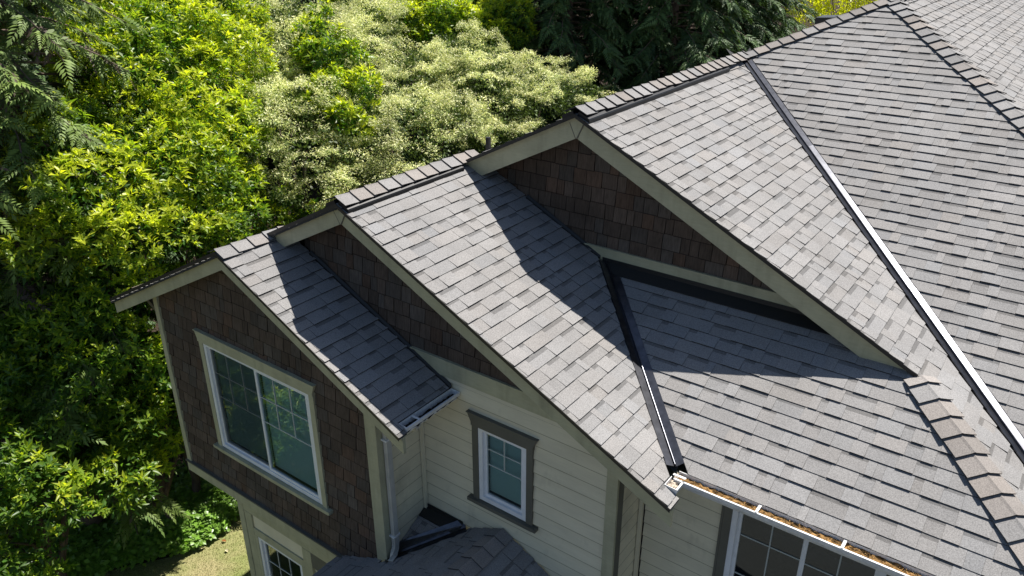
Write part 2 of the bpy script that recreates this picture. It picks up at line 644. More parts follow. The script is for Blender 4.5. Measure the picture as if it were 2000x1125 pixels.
# ---------------------------------------------------------------- ridge and hip caps
def caps(P0, P1, nA, nB, step, width, parent, first=0.0, warm=.45, butt=.026):
    """Bent cap shingles from P0 (butts face this end) to P1; nA, nB the two slopes' normals."""
    P0, P1 = np.array(P0, float), np.array(P1, float)
    L = np.linalg.norm(P1 - P0)
    d = (P1 - P0) / L

    def leg(n, other):
        a = np.cross(d, n)
        a /= np.linalg.norm(a)
        if a[2] > 0:
            a = -a
        return a
    la, lb = leg(nA, nB), leg(nB, nA)
    m = (nA + nB)
    m = m / np.linalg.norm(m)
    s = first
    while s < L - 0.05:
        e = min(s + step + 0.035, L)
        wd = width * rng.uniform(0.96, 1.04)
        jit = rng.normal() * 0.004
        hb, he = butt, 0.006
        c = tone() * rng.choice([0.88, 0.96, 1.0, 1.05])
        if rng.rand() < warm:
            c = c * np.array([1.02, 0.96, 0.91])
        V = []
        for (q, hh) in ((s, hb), (e, he)):
            base = P0 + d * q
            for th in (hh, hh - 0.010):
                V.append(base + la * (wd + jit) + nA * th)
                V.append(base + la * wd * 0.14 + m * (th + 0.000) - m * 0.008 + m * 0.004)
                V.append(base + m * th)
                V.append(base + lb * wd * 0.14 + m * (th - 0.004))
                V.append(base + lb * (wd - jit) + nB * th)
        # 0-4 butt top, 5-9 butt under, 10-14 end top, 15-19 end under
        Fc, Cc = [], []
        for i in range(4):
            Fc.append((i, i + 1, 11 + i, 10 + i)); Cc.append(c)
            Fc.append((5 + i, 15 + i, 16 + i, 6 + i)); Cc.append(c * .4)
            Fc.append((i, 5 + i, 6 + i, i + 1)); Cc.append(c * .30)
            Fc.append((10 + i, 11 + i, 16 + i, 15 + i)); Cc.append(c * .4)
        Fc.append((0, 10, 15, 5)); Cc.append(c * .32)
        Fc.append((4, 9, 19, 14)); Cc.append(c * .32)
        o = mesh_obj('ridge_cap', V, Fc, M['shingle'], None, Cc)
        o.parent = parent
        s += step * rng.uniform(0.97, 1.03)


nR, nL, nF = SL['g1'].n, SL['left'].n, SL['low'].n
zt = LIFT + H + 0.012
VENT = 0.046
caps((x1, y1 - RO, z1 + zt), (x1, yw2, z1 + zt), nL, nR, 0.197, 0.14, DECK['g1'])
caps((x2, y2 - RO, z2 + zt + VENT), (x2, yw3 - .02, z2 + zt + VENT), nL, nR, 0.197, 0.145, DECK['g2'])
caps((x3, y3 - RO, z3 + zt + VENT), (x3, yv + .05, z3 + zt + VENT), nL, nR, 0.197, 0.145, DECK['g3'])
caps((x3, yv, z3 + zt + .01), (XA, YA, ZA + zt + .01), nL, nF, 0.175, 0.145, DECK['main'])
caps((XER, YEM, ZE + zt), (XA, YA, ZA + zt), nF, nR, 0.175, 0.150, DECK['main'], 0.0, .6, .032)
caps((XA, YA, ZA + zt), (XA, YB, ZA + zt), nL, nR, 0.197, 0.145, DECK['back'])
caps((XE3, hip_line_y(XE3), ZE + zt), (X0, y3 - .02, SL['low'].z(0, y3) + zt), nF, nR, 0.178, 0.150, DECK['low'], 0.0, .85, .033)
caps((-3.81, 2.6, SL['porchL'].z(-3.81, 0) + zt), (-3.81, 5.02, SL['porchL'].z(-3.81, 0) + zt), nL, nR, 0.19, 0.14, DECK['porchL'])

# ridge vents: black ribbed strips that show below the caps
for (xx, zz, ya, yb) in ((x2, z2, y2 - .03, 6.52), (x3, z3, y3 - .03, 10.15)):
    V, Fc = [], []
    for sgn in (1, -1):
        for (a, h) in ((0.02, .045), (0.150, .045), (0.162, .034), (0.172, .012), (0.172, .004), (0.02, .004)):
            for yy in (ya, yb):
                nn = nR if sgn > 0 else nL
                b = np.array([xx + sgn * a * CO, yy, zz - S * a * CO + LIFT + H]) + nn * h
                V.append(b)
    for s0 in (0, 12):
        for i in range(6):
            j = (i + 1) % 6
            Fc.append((s0 + 2 * i, s0 + 2 * i + 1, s0 + 2 * j + 1, s0 + 2 * j))
        Fc.append(tuple(s0 + 2 * i for i in range(6)))
        Fc.append(tuple(s0 + 2 * i + 1 for i in range(6)))
    o = hpart(mesh_obj('ridge_vent', V, Fc, M['vent']))


# ---------------------------------------------------------------- valley and step flashing
def valley(a, b, kA, kB, joints=(), fl=.070, tilts=(0, 0, 0)):
    """W-shaped metal valley along plan line a -> b between two slopes (A on its left, B on its right)."""
    a, b = np.array(a, float), np.array(b, float)
    d = (b - a) / np.linalg.norm(b - a)
    px = np.array([-d[1], d[0]])
    prof_ = lambda ti: [(-fl - .003, .008), (-fl, .018), (-0.012, 0.020), (-0.004, 0.043), (0.0, 0.044), (0.010, 0.016 + .06 * ti), (fl, .017 + .06 * ti - (fl - .010) * ti), (fl + .003, .006)]
    cuts = [0] + [t for t in joints] + [1]
    for i in range(len(cuts) - 1):
        V, Fc = [], []
        prof = prof_(tilts[i])
        q0 = a + (b - a) * cuts[i]
        q1 = a + (b - a) * min(cuts[i + 1] + .004, 1)
        for q in (q0, q1):
            for (w, h) in prof:
                p = q + px * w
                sl = SL[kA] if w < 0 else SL[kB]
                z = sl.z(*p) if w else SL[kA].z(*q)
                V.append((p[0], p[1], z + LIFT + H + h + .003 * i))
        n = len(prof)
        V += [(x, y, z - .004) for x, y, z in V]
        for j in range(n - 1):
            Fc.append((j, j + 1, n + j + 1, n + j))
            Fc.append((2 * n + j, 3 * n + j, 3 * n + j + 1, 2 * n + j + 1))
        Fc.append((0, n, 3 * n, 2 * n))
        Fc.append((n - 1, 3 * n - 1, 4 * n - 1, 2 * n - 1))
        Fc.append(tuple(range(n)) + tuple(range(3 * n - 1, 2 * n - 1, -1)))
        Fc.append(tuple(range(2 * n - 1, n - 1, -1)) + tuple(range(3 * n, 4 * n)))
        hpart(mesh_obj('valley_flashing', V, Fc, M['flash']))


valley((x3 - .02, yv + .02), (XE3, YEM), 'g3' if False else 'g3', 'main', (0.30, 0.625), .068, (.03, .09, .11))
valley((xv0 + .02, yw3 - .02), (xv0 + yw3 - YEF - .01, YEF + .01), 'g2', 'low', (), .080)
valley((-4.30, 5.03), (-4.96, 4.37), 'porchL', 'porchT') if False else None

# porch valley: the triangle drains into it beside the bay
V, Fc = [], []
pv = [np.array([-4.33, 5.03]), np.array([-4.96, 4.40])]
perp = np.array([-1, 1]) / math.sqrt(2)
for q in pv:
    for (w, h) in ((-.11, .02), (-.02, .016), (0, .036), (.02, .016), (.11, .02)):
        p = q + perp * w
        z = max(SL['porchL'].z(*p), SL['porchT'].z(*p)) if w else SL['porchL'].z(*q)
        V.append((p[0], min(p[1], 5.029), z + LIFT + H + h))
n = 5
V += [(x, y, z - .006) for x, y, z in V]
for j in range(4):
    Fc.append((j, j + 1, n + j + 1, n + j))
    Fc.append((2 * n + j, 3 * n + j, 3 * n + j + 1, 2 * n + j + 1))
hpart(mesh_obj('valley_flashing', V, Fc, M['flash']))

# step flashing where the lower front slope meets the tallest gable wall
ys, ye = 6.775, yw3 - 0.022
zs = lambda y: SL['low'].z(0, y) + LIFT + .017
prof = [(ys, zs(ys)), (ys, zs(ys) + .006), (ye - .006, zs(ye) + .006), (ye - .006, zs(ye) + .05), (ye, zs(ye) + .05), (ye, zs(ye))]
hpart(prism_x('step_flashing', prof, xv0 - .03, X0 - .48, M['drip'], None))
# upturned flashing along the small porch roof
zp = SL['porchT'].z(0, 4.93) + LIFT
prof = [(4.90, SL['porchT'].z(0, 4.90) + LIFT + .016), (4.90, SL['porchT'].z(0, 4.90) + LIFT + .022), (5.012, SL['porchT'].z(0, 5.012) + LIFT + .022),
        (5.012, SL['porchT'].z(0, 5.012) + LIFT + .07), (5.018, SL['porchT'].z(0, 5.012) + LIFT + .07), (5.018, SL['porchT'].z(0, 5.018) + LIFT + .016)]
hpart(prism_x('step_flashing', prof, -4.90, -4.36, M['drip'], None))
# thin flashing strips where the front and middle gable roofs run into the walls behind
for (k, xa, xb, yy) in (('g1', x1 + .42, XE1 + .01, yw2 - .012), ('g2', x2 + .75, xv0 - .06, yw3 - .012)):
    sl = SL[k]
    V = []
    for x in (xa, xb):
        z = sl.z(x, 0) + LIFT + H
        V += [(x, yy - .030, z + .016), (x, yy, z + .016), (x, yy, z + .045), (x, yy - .030, z + .001)]
    Fc = [(0, 1, 5, 4), (1, 2, 6, 5), (0, 4, 7, 3), (2, 3, 7, 6), (0, 3, 2, 1), (4, 5, 6, 7)]
    hpart(mesh_obj('step_flashing', V, Fc, M['drip']))


# ---------------------------------------------------------------- rake boards, drip edges, soffits
def rake(k, ap, xl, xr, y, depth, peak):
    ax, az = ap
    zz = lambda x: az - S * abs(x - ax)
    for (xa, xb, lab) in ((xl, ax, 0), (ax, xr, 1)):
        poly = [(xa, zz(xa)), (xb, zz(xb)), (xb, zz(xb) - depth), (xa, zz(xa) - depth)]
        b = hpart(prism_y('rake_board', poly, y, y + .034, M['trim'], None))
        lip = [(xa, zz(xa) - .001), (xb, zz(xb) - .001), (xb, zz(xb) - .034), (xa, zz(xa) - .034)]
        o = prism_y('trim_strip', lip, y - .014, y - .002, M['trim'], None)
        o.parent = b
        de = [(xa, zz(xa) + .030), (xb, zz(xb) + .030), (xb, zz(xb) - .010), (xa, zz(xa) - .010)]
        hpart(prism_y('drip_edge', de, y - RO - .006, y - RO - .001, M['drip'], None))
    if peak:
        w = .075
        poly = [(ax, az - depth - .002), (ax - w, zz(ax - w) - .036), (ax, az - .036), (ax + w, zz(ax + w) - .036)]
        pb = hpart(prism_y('peak_block', poly, y - .010, y - .001, M['trim'], None))
        for sg in (-1, 1):
            jx, jz = ax + sg * w, zz(ax + w) - .036
            o = prism_y('joint', [(ax - sg * .0, az - depth - .004), (ax + sg * .012, az - depth - .004), (jx + sg * .012, jz), (jx, jz)], y - .0085, y - .0012, M['trim_dark'], None)
            o.parent = pb


rake(1, (x1, z1), XEL, -4.335, y1, .190, False)
rake(2, (x2, z2), x1 + .03, -1.93, y2, .195, True)
rake(3, (x3, z3), x2 + .03, X0 - .02, y3, .225, True)


def soffit(poly_xz, y0, y1, name='soffit'):
    hpart(prism_y(name, poly_xz, y0, y1, M['trim'], None))


# sloping soffits behind the rake boards (just under the deck) and level eave soffits
for (ax, az, xl, xr, y, yw) in ((x1, z1, XEL + .02, XE1, y1, yw1), (x2, z2, x1 + .3, XE2, y2, yw2), (x3, z3, x2 + .3, X0 - .1, y3, yw3)):
    for xa, xb in ((xl, ax), (ax, xr)):
        zz = lambda x: az - S * abs(x - ax) - .05
        soffit([(xa, zz(xa)), (xb, zz(xb)), (xb, zz(xb) - .02), (xa, zz(xa) - .02)], y + .035, yw - .001)
hpart(box('soffit', -4.905, XE1 - .035, yw1 + .03, yw2 - .02, ZE - .14, ZE - .12, M['trim'], None))
hpart(box('eave_fascia', XE1 - .03, XE1 - .005, yw1 - .15, yw2 - .02, ZE - .145, ZE - .01, M['trim'], None))
hpart(box('soffit', -2.54, XE2 - .03, yw2 + .02, YEF, ZE - .14, ZE - .12, M['trim'], None))
hpart(box('soffit', -2.54, XER, YEF + .03, ywf + .02, ZE - .145, ZE - .125, M['trim'], None))
hpart(box('eave_fascia', XE2 - .02, XE3, YEF + .01, YEF + .035, ZE - .145, ZE - .01, M['trim'], None))
hpart(box('eave_fascia', XEL + .02, XEL + .05, y1 + .30, YB, ZE - .20, ZE - .05, M['trim'], None))
hpart(box('soffit', XEL + .05, -8.68, 5.3, YB, ZE - .20, ZE - .18, M['trim'], None))


# ---------------------------------------------------------------- walls
def wall_y(poly_xz, y, holes, label, mat=M['sheath'], thick=.12):
    """A wall facing the front with rectangular window openings, cut as strips around them."""
    root = hpart(empty('wall', (0, 0, 0)))
    root['label'] = label
    xs = sorted(set([min(p[0] for p in poly_xz), max(p[0] for p in poly_xz)] + [h[0] for h in holes] + [h[1] for h in holes]))
    area = area2(poly_xz)
    reg = poly_xz if area > 0 else poly_xz[::-1]
    V, Fc = [], []

    def put(poly):
        n = len(poly)
        if n < 3:
            return
        b = len(V)
        V.extend([(x, y + .016, z + H) for x, z in poly] + [(x, y + thick, z + H) for x, z in poly])
        Fc.append(tuple(range(b, b + n)))
        Fc.append(tuple(range(b + 2 * n - 1, b + n - 1, -1)))
        Fc.extend((b + i, b + i + n, b + (i + 1) % n + n, b + (i + 1) % n) for i in range(n))
    zb, ztp = min(p[1] for p in poly_xz), max(p[1] for p in poly_xz)
    for i in range(len(xs) - 1):
        a, b = xs[i], xs[i + 1]
        cuts = [zb]
        for h in holes:
            if h[0] <= a + 1e-6 and h[1] >= b - 1e-6:
                cuts += [h[2], h[3]]
        cuts.append(ztp)
        for j in range(0, len(cuts), 2):
            put(clip_convex([(a, cuts[j]), (b, cuts[j]), (b, cuts[j + 1]), (a, cuts[j + 1])], reg))
    o = mesh_obj('sheathing', V, Fc, mat)
    o.parent = root
    return root


def rect_minus(rects, h):
    out = []
    for (a, b, c, d) in rects:
        if b <= h[0] or a >= h[1] or d <= h[2] or c >= h[3]:
            out.append((a, b, c, d))
            continue
        if a < h[0]:
            out.append((a, h[0], c, d))
        if b > h[1]:
            out.append((h[1], b, c, d))
        aa, bb = max(a, h[0]), min(b, h[1])
        if c < h[2]:
            out.append((aa, bb, c, h[2]))
        if d > h[3]:
            out.append((aa, bb, h[3], d))
    return out


CEDAR = []


def cedar_courses(root, poly_xz, y, zbase, exposure, holes, widths):
    reg = poly_xz if area2(poly_xz) > 0 else poly_xz[::-1]
    xa, xb = min(p[0] for p in reg), max(p[0] for p in reg)
    ztp = max(p[1] for p in reg)
    i = 0
    while zbase + i * exposure < ztp:
        zb = zbase + i * exposure
        x = xa - rng.rand() * .12
        while x < xb:
            w = rng.uniform(*widths)
            dz = rng.normal() * .003
            r0 = (x, x + w - .0075, zb + dz, zb + exposure + .02)
            rects = [r0]
            for h in holes:
                rects = rect_minus(rects, h)
            hue = rng.rand()
            g = rng.uniform(.80, 1.20)
            c = np.array([.094, .070, .054]) * g if hue < .6 else (np.array([.092, .076, .063]) * g if hue < .90 else np.array([.106, .070, .050]) * g)
            tb = rng.uniform(.014, .024)
            for (a, b, cc, d) in rects:
                poly = clip_convex([(a, cc), (b, cc), (b, d), (a, d)], reg)
                if len(poly) < 3 or abs(area2(poly)) < 4e-4:
                    continue
                yy = lambda z: y + .018 - (.002 + tb * (1 - (z - r0[2]) / (exposure + .02)))
                n = len(poly)
                V = [(px, yy(pz), pz + H) for px, pz in poly] + [(px, y + .0155, pz + H) for px, pz in poly]
                Fc = [(k, k + n, (k + 1) % n + n, (k + 1) % n) for k in range(n)]
                Cc = [c * .45] * n
                zsplit = r0[2] + rng.uniform(.007, .012)          # dark butt strip: shade line of the course put into the colour
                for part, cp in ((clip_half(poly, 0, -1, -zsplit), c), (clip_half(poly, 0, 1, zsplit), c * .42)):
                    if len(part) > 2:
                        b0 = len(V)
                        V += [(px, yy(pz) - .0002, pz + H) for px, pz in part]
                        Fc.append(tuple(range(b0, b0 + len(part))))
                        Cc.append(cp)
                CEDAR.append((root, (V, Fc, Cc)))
            x += w
        i += 1


def under(ax, az, xl, xr, drop, zb):
    """Outline of a gable wall below its roof."""
    return [(xl, zb), (xr, zb), (xr, az - S * (xr - ax) - drop), (ax, az - drop), (xl, az - S * (ax - xl) - drop)]


WIN1 = (-7.755, -5.885, -6.045, -4.550)
WIN2 = (-4.115, -3.522, -5.495, -4.590)
WIN3 = (-1.660, -0.380, -6.00, -4.50)
WIN4 = (-7.440, -6.560, -8.90, -7.400)

poly1 = under(x1, z1, -8.66, -4.915, .04, -6.68)
wall1 = wall_y(poly1, yw1, [WIN1], 'brown cedar shingle wall of the front gable', thick=.14)
cedar_courses(wall1, under(x1, z1, -8.60, -5.03, .06, -6.68), yw1, -6.685, .168, [WIN1], (.085, .215))
poly2 = under(x2, z2, x1 + .3, -2.56, .04, -10.5)
wall2 = wall_y([(-6.5, -10.5), (-2.56, -10.5), (-2.56, -4.05), (x2, z2 - .04), (-6.5, z2 - .04 - S * (x2 + 6.5) * -1 if False else z2 - .04 - S * (x2 + 6.5))], yw2, [WIN2], 'middle gable wall, cedar above cream lap siding')
cedar_courses(wall2, [(-5.9, -3.96), (-2.9, -3.96), (x2, z2 - .06 - .09), (-6.5, z2 - .55)][:0] or [(-6.40, -3.97), (-2.78, -3.97), (x2, z2 - .06), (-6.40, z2 - .06 - S * (x2 + 6.40))],
              yw2, -3.985, .168, [], (.085, .215))
wall3 = wall_y([(-5.4, -6.0), (X0 - .2, -6.0), (X0 - .2, -3.5), (x3, z3 - .04), (-5.4, z3 - .04 - S * (x3 + 5.4))], yw3, [], 'cedar shingle wall of the tallest gable')
cedar_courses(wall3, [(-5.4, -3.25), (-1.3, -3.25), (x3, z3 - .06), (-5.4, z3 - .06 - S * (x3 + 5.4))], yw3, -3.262, .168, [], (.085, .215))

cs = []
for root, (v, f, c) in CEDAR:
    pts = project([v[i] for i in f[0]])
    cx, cy = pts.mean(0)
    cs.append(abs(area2([tuple(p) for p in pts])) if 0 < cx < 2000 and 0 < cy < 1125 else 0)
best = set(np.argsort(-np.array(cs))[:300].tolist())
cv, cf, cc_ = [], [], []
for i, (root, (v, f, c)) in enumerate(CEDAR):
    if i in best:
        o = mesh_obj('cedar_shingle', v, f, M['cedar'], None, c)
        o.parent = root
    else:
        n0 = len(cv)
        cv.extend(v)
        cf.extend(tuple(a + n0 for a in ff) for ff in f)
        cc_.extend(c)
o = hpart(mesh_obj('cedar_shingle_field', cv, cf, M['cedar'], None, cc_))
tag(o, kind='stuff')


def lap_board(V, root):
    """One board: its face, the grimy drip edge along its foot and its ends."""
    V = [np.array(p_, float) for p_ in V]
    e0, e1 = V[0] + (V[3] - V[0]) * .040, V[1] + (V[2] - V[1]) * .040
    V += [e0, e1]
    w_, lap_shade = (1, 1, 1), (.50, .50, .47)  # shadow line under the lap, put into the colour of the foot
    o_ = mesh_obj('siding_board', V, [(8, 9, 2, 3), (0, 1, 9, 8), (0, 4, 5, 1), (1, 5, 6, 2, 9), (2, 6, 7, 3), (3, 7, 4, 0, 8)], M['lap'], None, [w_, lap_shade, lap_shade, w_, w_, w_])
    o_.parent = root


def lap_siding(root, x0, x1_, y, zb, zt_, holes, exposure=.160, top=None):
    """Lap boards on a wall facing the front, split at openings."""
    i = 0
    while zb + i * exposure < zt_:
        z = zb + i * exposure
        rects = [(x0, x1_, z, min(z + exposure + .012, zt_))]
        for h in holes:
            rects = rect_minus(rects, h)
        for (a, b, c, d) in rects:
            if d - c < .02 or b - a < .02:
                continue
            t = lambda q: y + .014 - .017 * (1 - (q - z) / (exposure + .012))
            V = [(a, t(c), c + H), (b, t(c), c + H), (b, t(d), d + H), (a, t(d), d + H),
                 (a, y + .0155, c + H), (b, y + .0155, c + H), (b, y + .0155, d + H), (a, y + .0155, d + H)]
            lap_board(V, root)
        i += 1


lap_siding(wall2, -4.90, -2.64, yw2, -7.75 + .02, -4.15, [WIN2])
# wall between the middle gable and the long eave, facing the front
wallF = wall_y([(-2.55, -10.5), (3.4, -10.5), (3.4, -4.43), (-2.55, -4.43)], ywf, [WIN3], 'cream lap siding wall under the long gutter')
lap_siding(wallF, -2.50, -1.76, ywf, -7.75, -4.43, [WIN3])
lap_siding(wallF, -.28, 3.3, ywf, -7.75, -4.43, [WIN3])


def side_wall(x, ya, yb, zb, ztop_a, ztop_b, label, facing=1):
    """A wall facing +x (or -x) with lap boards, between y = ya and yb; its top slopes from ztop_a to ztop_b."""
    root = hpart(empty('wall'))
    root['label'] = label
    f = facing
    o = prism_x('sheathing', [(ya, zb), (yb, zb), (yb, ztop_b), (ya, ztop_a)], x - f * .12, x - f * .016, M['sheath'], None)
    o.parent = root
    z = zb
    while z < max(ztop_a, ztop_b) - .02:
        d = min(z + .172, max(ztop_a, ztop_b))
        t0, t1 = x - f * .001, x - f * .013
        V = [(t0, ya, z + H), (t0, yb, z + H), (t1, yb, d + H), (t1, ya, d + H), (x - f * .0155, ya, z + H), (x - f * .0155, yb, z + H), (x - f * .0155, yb, d + H), (x - f * .0155, ya, d + H)]
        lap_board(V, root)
        z += .160
    return root


side_wall(-4.905, yw1 + .10, yw2 - .002, -6.68, ZE - .12, ZE - .12, 'narrow shaded side of the front bay with cream boards')
side_wall(-2.55, yw2 + .10, ywf - .002, -7.75, ZE - .12, ZE - .12, 'short cream return beside the corner board')
hpart(box('wall', -8.67, -8.55, yw1 + .14, YB, -6.68, ZE - .1, M['cream'], None))['label'] = 'left outer wall of the house'
hpart(box('wall', XER - .55, XER - .45, ywf, YB, -10.5, ZE - .1, M['cream'], None))['label'] = 'right outer wall of the house'
hpart(box('wall', -8.55, XER - .55, YB - .12, YB, -10.5, ZE - .1, M['cream'], None))['label'] = 'rear outer wall of the house'
hpart(box('floor_slab', -8.55, -4.93, yw1 + .16, 8.0, -6.82, -6.72, M['trim'], None))
hpart(box('wall', -7.72, -7.60, 4.56, YB, -10.5, -6.83, M['cream'], None))['label'] = 'ground floor side wall under the bay'

# trims on the front gable wall
hpart(box('corner_board', -8.685, -8.595, yw1 - .022, yw1 + .016, -6.68, z1 - S * (8.68 + x1) - .05 - .05, M['trim'], None))
hpart(box('corner_board', -8.685, -8.665, yw1 + .017, yw1 + .12, -6.68, -4.15, M['trim'], None))
hpart(box('corner_board', -5.045, -4.893, yw1 - .022, yw1 + .016, -6.68, -4.20, M['trim'], None))
hpart(box('corner_board', -4.915, -4.893, yw1 + .017, yw1 + .105, -6.68, -4.42, M['trim'], None))
hpart(box('belt_board', -8.69, -4.89, yw1 - .030, yw1 + .05, -6.835, -6.682, M['trim'], None))
hpart(box('belt_cap', -8.70, -4.885, yw1 - .045, yw1 + .016, -6.681, -6.662, M['trim_dark'], None))
hpart(box('belt_board', -8.69, -8.66, yw1 + .051, 9.0, -6.835, -6.682, M['trim'], None))
# middle gable wall
hpart(prism_y('frieze_board', [(-4.97, -4.155), (-2.70, -4.155), (-3.05, -3.975), (-4.97, -3.975)], yw2 - .018, yw2 + .014, M['trim'], None))
hpart(box('frieze_cap', -4.97, -3.06, yw2 - .028, yw2 + .012, -3.974, -3.962, M['trim'], None))
hpart(box('corner_board', -2.645, -2.532, yw2 - .016, yw2 + .016, -10.5, -4.10, M['trim'], None))
hpart(box('corner_board', -2.553, -2.532, yw2 + .017, yw2 + .115, -10.5, ZE - .121, M['trim_dark'], None))
hpart(box('inside_corner', -4.902, -4.865, yw2 - .038, yw2 - .003, -6.0, -4.42, M['cream'], None))
hpart(box('inside_corner', -2.548, -2.512, ywf - .038, ywf - .003, -10.5, -4.42, M['cream'], None))
# tallest gable wall
hpart(prism_y('frieze_board', [(-4.22, -3.40), (-1.10, -3.40), (-1.45, -3.25), (-4.52, -3.25)], yw3 - .018, yw3 + .014, M['trim'], None))
hpart(prism_y('frieze_cap', [(-4.52, -3.249), (-1.5, -3.249), (-1.5, -3.236), (-4.54, -3.236)], yw3 - .026, yw3 + .012, M['trim'], None))

# ground floor below the bay
FF = 4.46
wall4 = wall_y([(-7.76, -10.5), (-4.9, -10.5), (-4.9, -6.836), (-7.76, -6.836)], FF, [WIN4], 'ground floor wall below the bay', M['cream'])
for (a, b, c, d) in ((-7.77, -7.655, -10.5, -6.838), (-7.640, -7.50, -10.5, -7.055), (-6.50, -6.34, -10.5, -7.055)):
    hpart(box('trim_board', a, b, FF - .022, FF + .015, c, d, M['trim'], None))
hpart(box('trim_board', -7.652, -5.0, FF - .020, FF + .014, -7.052, -6.838, M['trim'], None))
hpart(box('trim_board', -7.498, -6.502, FF - .019, FF + .014, -7.398, -7.285, M['trim'], None))
hpart(box('panel', -7.498, -6.502, FF + .000, FF + .0145, -7.283, -7.054, M['cream'], None))
hpart(box('trim_board', -6.338, -4.95, FF - .018, FF + .014, -7.30, -7.054, M['trim_dark'], None))


# ---------------------------------------------------------------- windows
def window(w, y, label, cols, rows_top, sashes, sill, head, trim, blind_sashes, screen_sashes=(), low_blind=0.0):
    x0, x1_, z0, z1_ = w
    root = hpart(empty('window'))
    root['label'] = label

    def ch(o):
        o.parent = root
        return o
    fb = .050
    dpt = .075
    yf = y - .012
    ch(box('frame', x0, x0 + fb, yf, yf + dpt, z0, z1_, M['white'], None))
    ch(box('frame', x1_ - fb, x1_, yf, yf + dpt, z0, z1_, M['white'], None))
    ch(box('frame', x0 + fb, x1_ - fb, yf, yf + dpt, z1_ - fb * .8, z1_, M['white'], None))
    ch(box('frame', x0 + fb, x1_ - fb, yf, yf + dpt, z0, z0 + fb, M['white'], None))
    xs = np.linspace(x0 + fb, x1_ - fb, sashes + 1)
    for i in range(sashes):
        a, b = xs[i], xs[i + 1]
        zt0, zt1 = z0 + fb, z1_ - fb * .8
        off = .030 if (i % 2 == 0 or sashes == 1) else .012
        ys_ = yf + off
        sb = .034
        if i > 0:
            a -= .012
        if i < sashes - 1:
            b += .012
        ch(box('sash', a, a + sb, ys_, ys_ + .028, zt0, zt1, M['white'], None))
        ch(box('sash', b - sb, b, ys_, ys_ + .028, zt0, zt1, M['white'], None))
        ch(box('sash', a + sb, b - sb, ys_, ys_ + .028, zt1 - sb * .8, zt1, M['white'], None))
        ch(box('sash', a + sb, b - sb, ys_, ys_ + .028, zt0, zt0 + sb, M['white'], None))
        ga, gb, gc, gd = a + sb, b - sb, zt0 + sb, zt1 - sb * .8
        yg = ys_ + .016
        ch(mesh_obj('pane', [(ga, yg, gc + H), (gb, yg, gc + H), (gb, yg, gd + H), (ga, yg, gd + H)], [(0, 1, 2, 3)], M['glass']))
        # glazing bars: a grid across the upper half
        zm = gd - (gd - gc) * rows_top[1]
        rows = rows_top[0]
        for r in range(1, rows + 1):
            zr = gd - (gd - zm) * r / rows
            if zr > gc + .03:
                ch(box('muntin', ga, gb, yg - .007, yg - .0015, zr - .006, zr + .006, M['muntin'], None))
        for c in range(1, cols):
            xr = ga + (gb - ga) * c / cols
            ch(box('muntin', xr - .006, xr + .006, yg - .0085, yg - .0020, max(zm, gc) + .006, gd, M['muntin'], None))
        if i in blind_sashes:
            V, Fc = [], []
            z = gd - .01
            yb0 = yf + dpt + .012
            while z > gc + low_blind:
                b0 = len(V)
                V += [(ga - .01, yb0 - .007, z - .012 + H), (gb + .01, yb0 - .007, z - .012 + H), (gb + .01, yb0 + .007, z + .013 + H), (ga - .01, yb0 + .007, z + .013 + H)]
                Fc.append((b0, b0 + 1, b0 + 2, b0 + 3))
                z -= .030
            ch(mesh_obj('blind', V, Fc, M['blind']))
        if i in screen_sashes:
            ysn = ys_ - .010
            ch(mesh_obj('insect_screen', [(ga, ysn, gc + H), (gb, ysn, gc + H), (gb, ysn, gd + H), (ga, ysn, gd + H)], [(0, 1, 2, 3)], M['screen']))
    # a shallow room behind the glass
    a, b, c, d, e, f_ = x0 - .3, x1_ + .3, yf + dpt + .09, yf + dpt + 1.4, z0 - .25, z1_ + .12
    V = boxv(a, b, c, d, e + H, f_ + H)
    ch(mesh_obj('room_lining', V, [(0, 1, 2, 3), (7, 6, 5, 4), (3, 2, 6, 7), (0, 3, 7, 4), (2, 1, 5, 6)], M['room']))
    # casing
    tr = M[trim]
    tw = .075
    ch(box('side_casing', x0 - tw, x0 - .001, y - .020, y + .015, z0 - .01, z1_ + .001, tr, None))
    ch(box('side_casing', x1_ + .001, x1_ + tw, y - .020, y + .015, z0 - .01, z1_ + .001, tr, None))
    if head:
        hx, hh = head
        ch(prism_y('head_casing', [(x0 - tw - .004, z1_ + .002), (x1_ + tw + .004, z1_ + .002), (x1_ + tw + .004, z1_ + .04), (x1_ + hx, z1_ + hh), (x0 - hx, z1_ + hh), (x0 - tw - .004, z1_ + .04)],
                   y - .030, y + .015, tr, None))
        ch(box('head_cap', x0 - hx - .006, x1_ + hx + .006, y - .040, y + .012, z1_ + hh + .001, z1_ + hh + .012, M['trim_dark'] if trim == 'trim_dark' else tr, None))
    if sill:
        sx, sh = sill
        ch(box('sill', x0 - sx, x1_ + sx, y - .055, y + .015, z0 - .050, z0 - .011, tr, None))
        ch(prism_y('apron', [(x0 - sx + .02, z0 - .0505), (x0 - tw, z0 - sh), (x1_ + tw, z0 - sh), (x1_ + sx - .02, z0 - .0505)], y - .026, y + .014, tr, None))
    return root


window(WIN1, yw1, 'wide white sliding window in the cedar gable', 3, (2, .50), 2, (.14, .10), (.115, .135), 'trim', (0, 1), (0,))
window(WIN2, yw2, 'narrow white window in the cream siding', 2, (2, .50), 1, (.135, .085), (.125, .135), 'trim_dark', (0,), (), .0)
window(WIN3, ywf, 'large sliding window under the long gutter', 2, (3, 1.0), 2, None, None, 'trim_dark', (), ())
window(WIN4, FF, 'ground floor window with glazing bars', 3, (4, 1.0), 1, None, None, 'trim', (), ())
o = hpart(box('trim_board', -1.758, -1.737, ywf - .021, ywf + .015, -10.5, -4.43, M['trim_dark'], None))


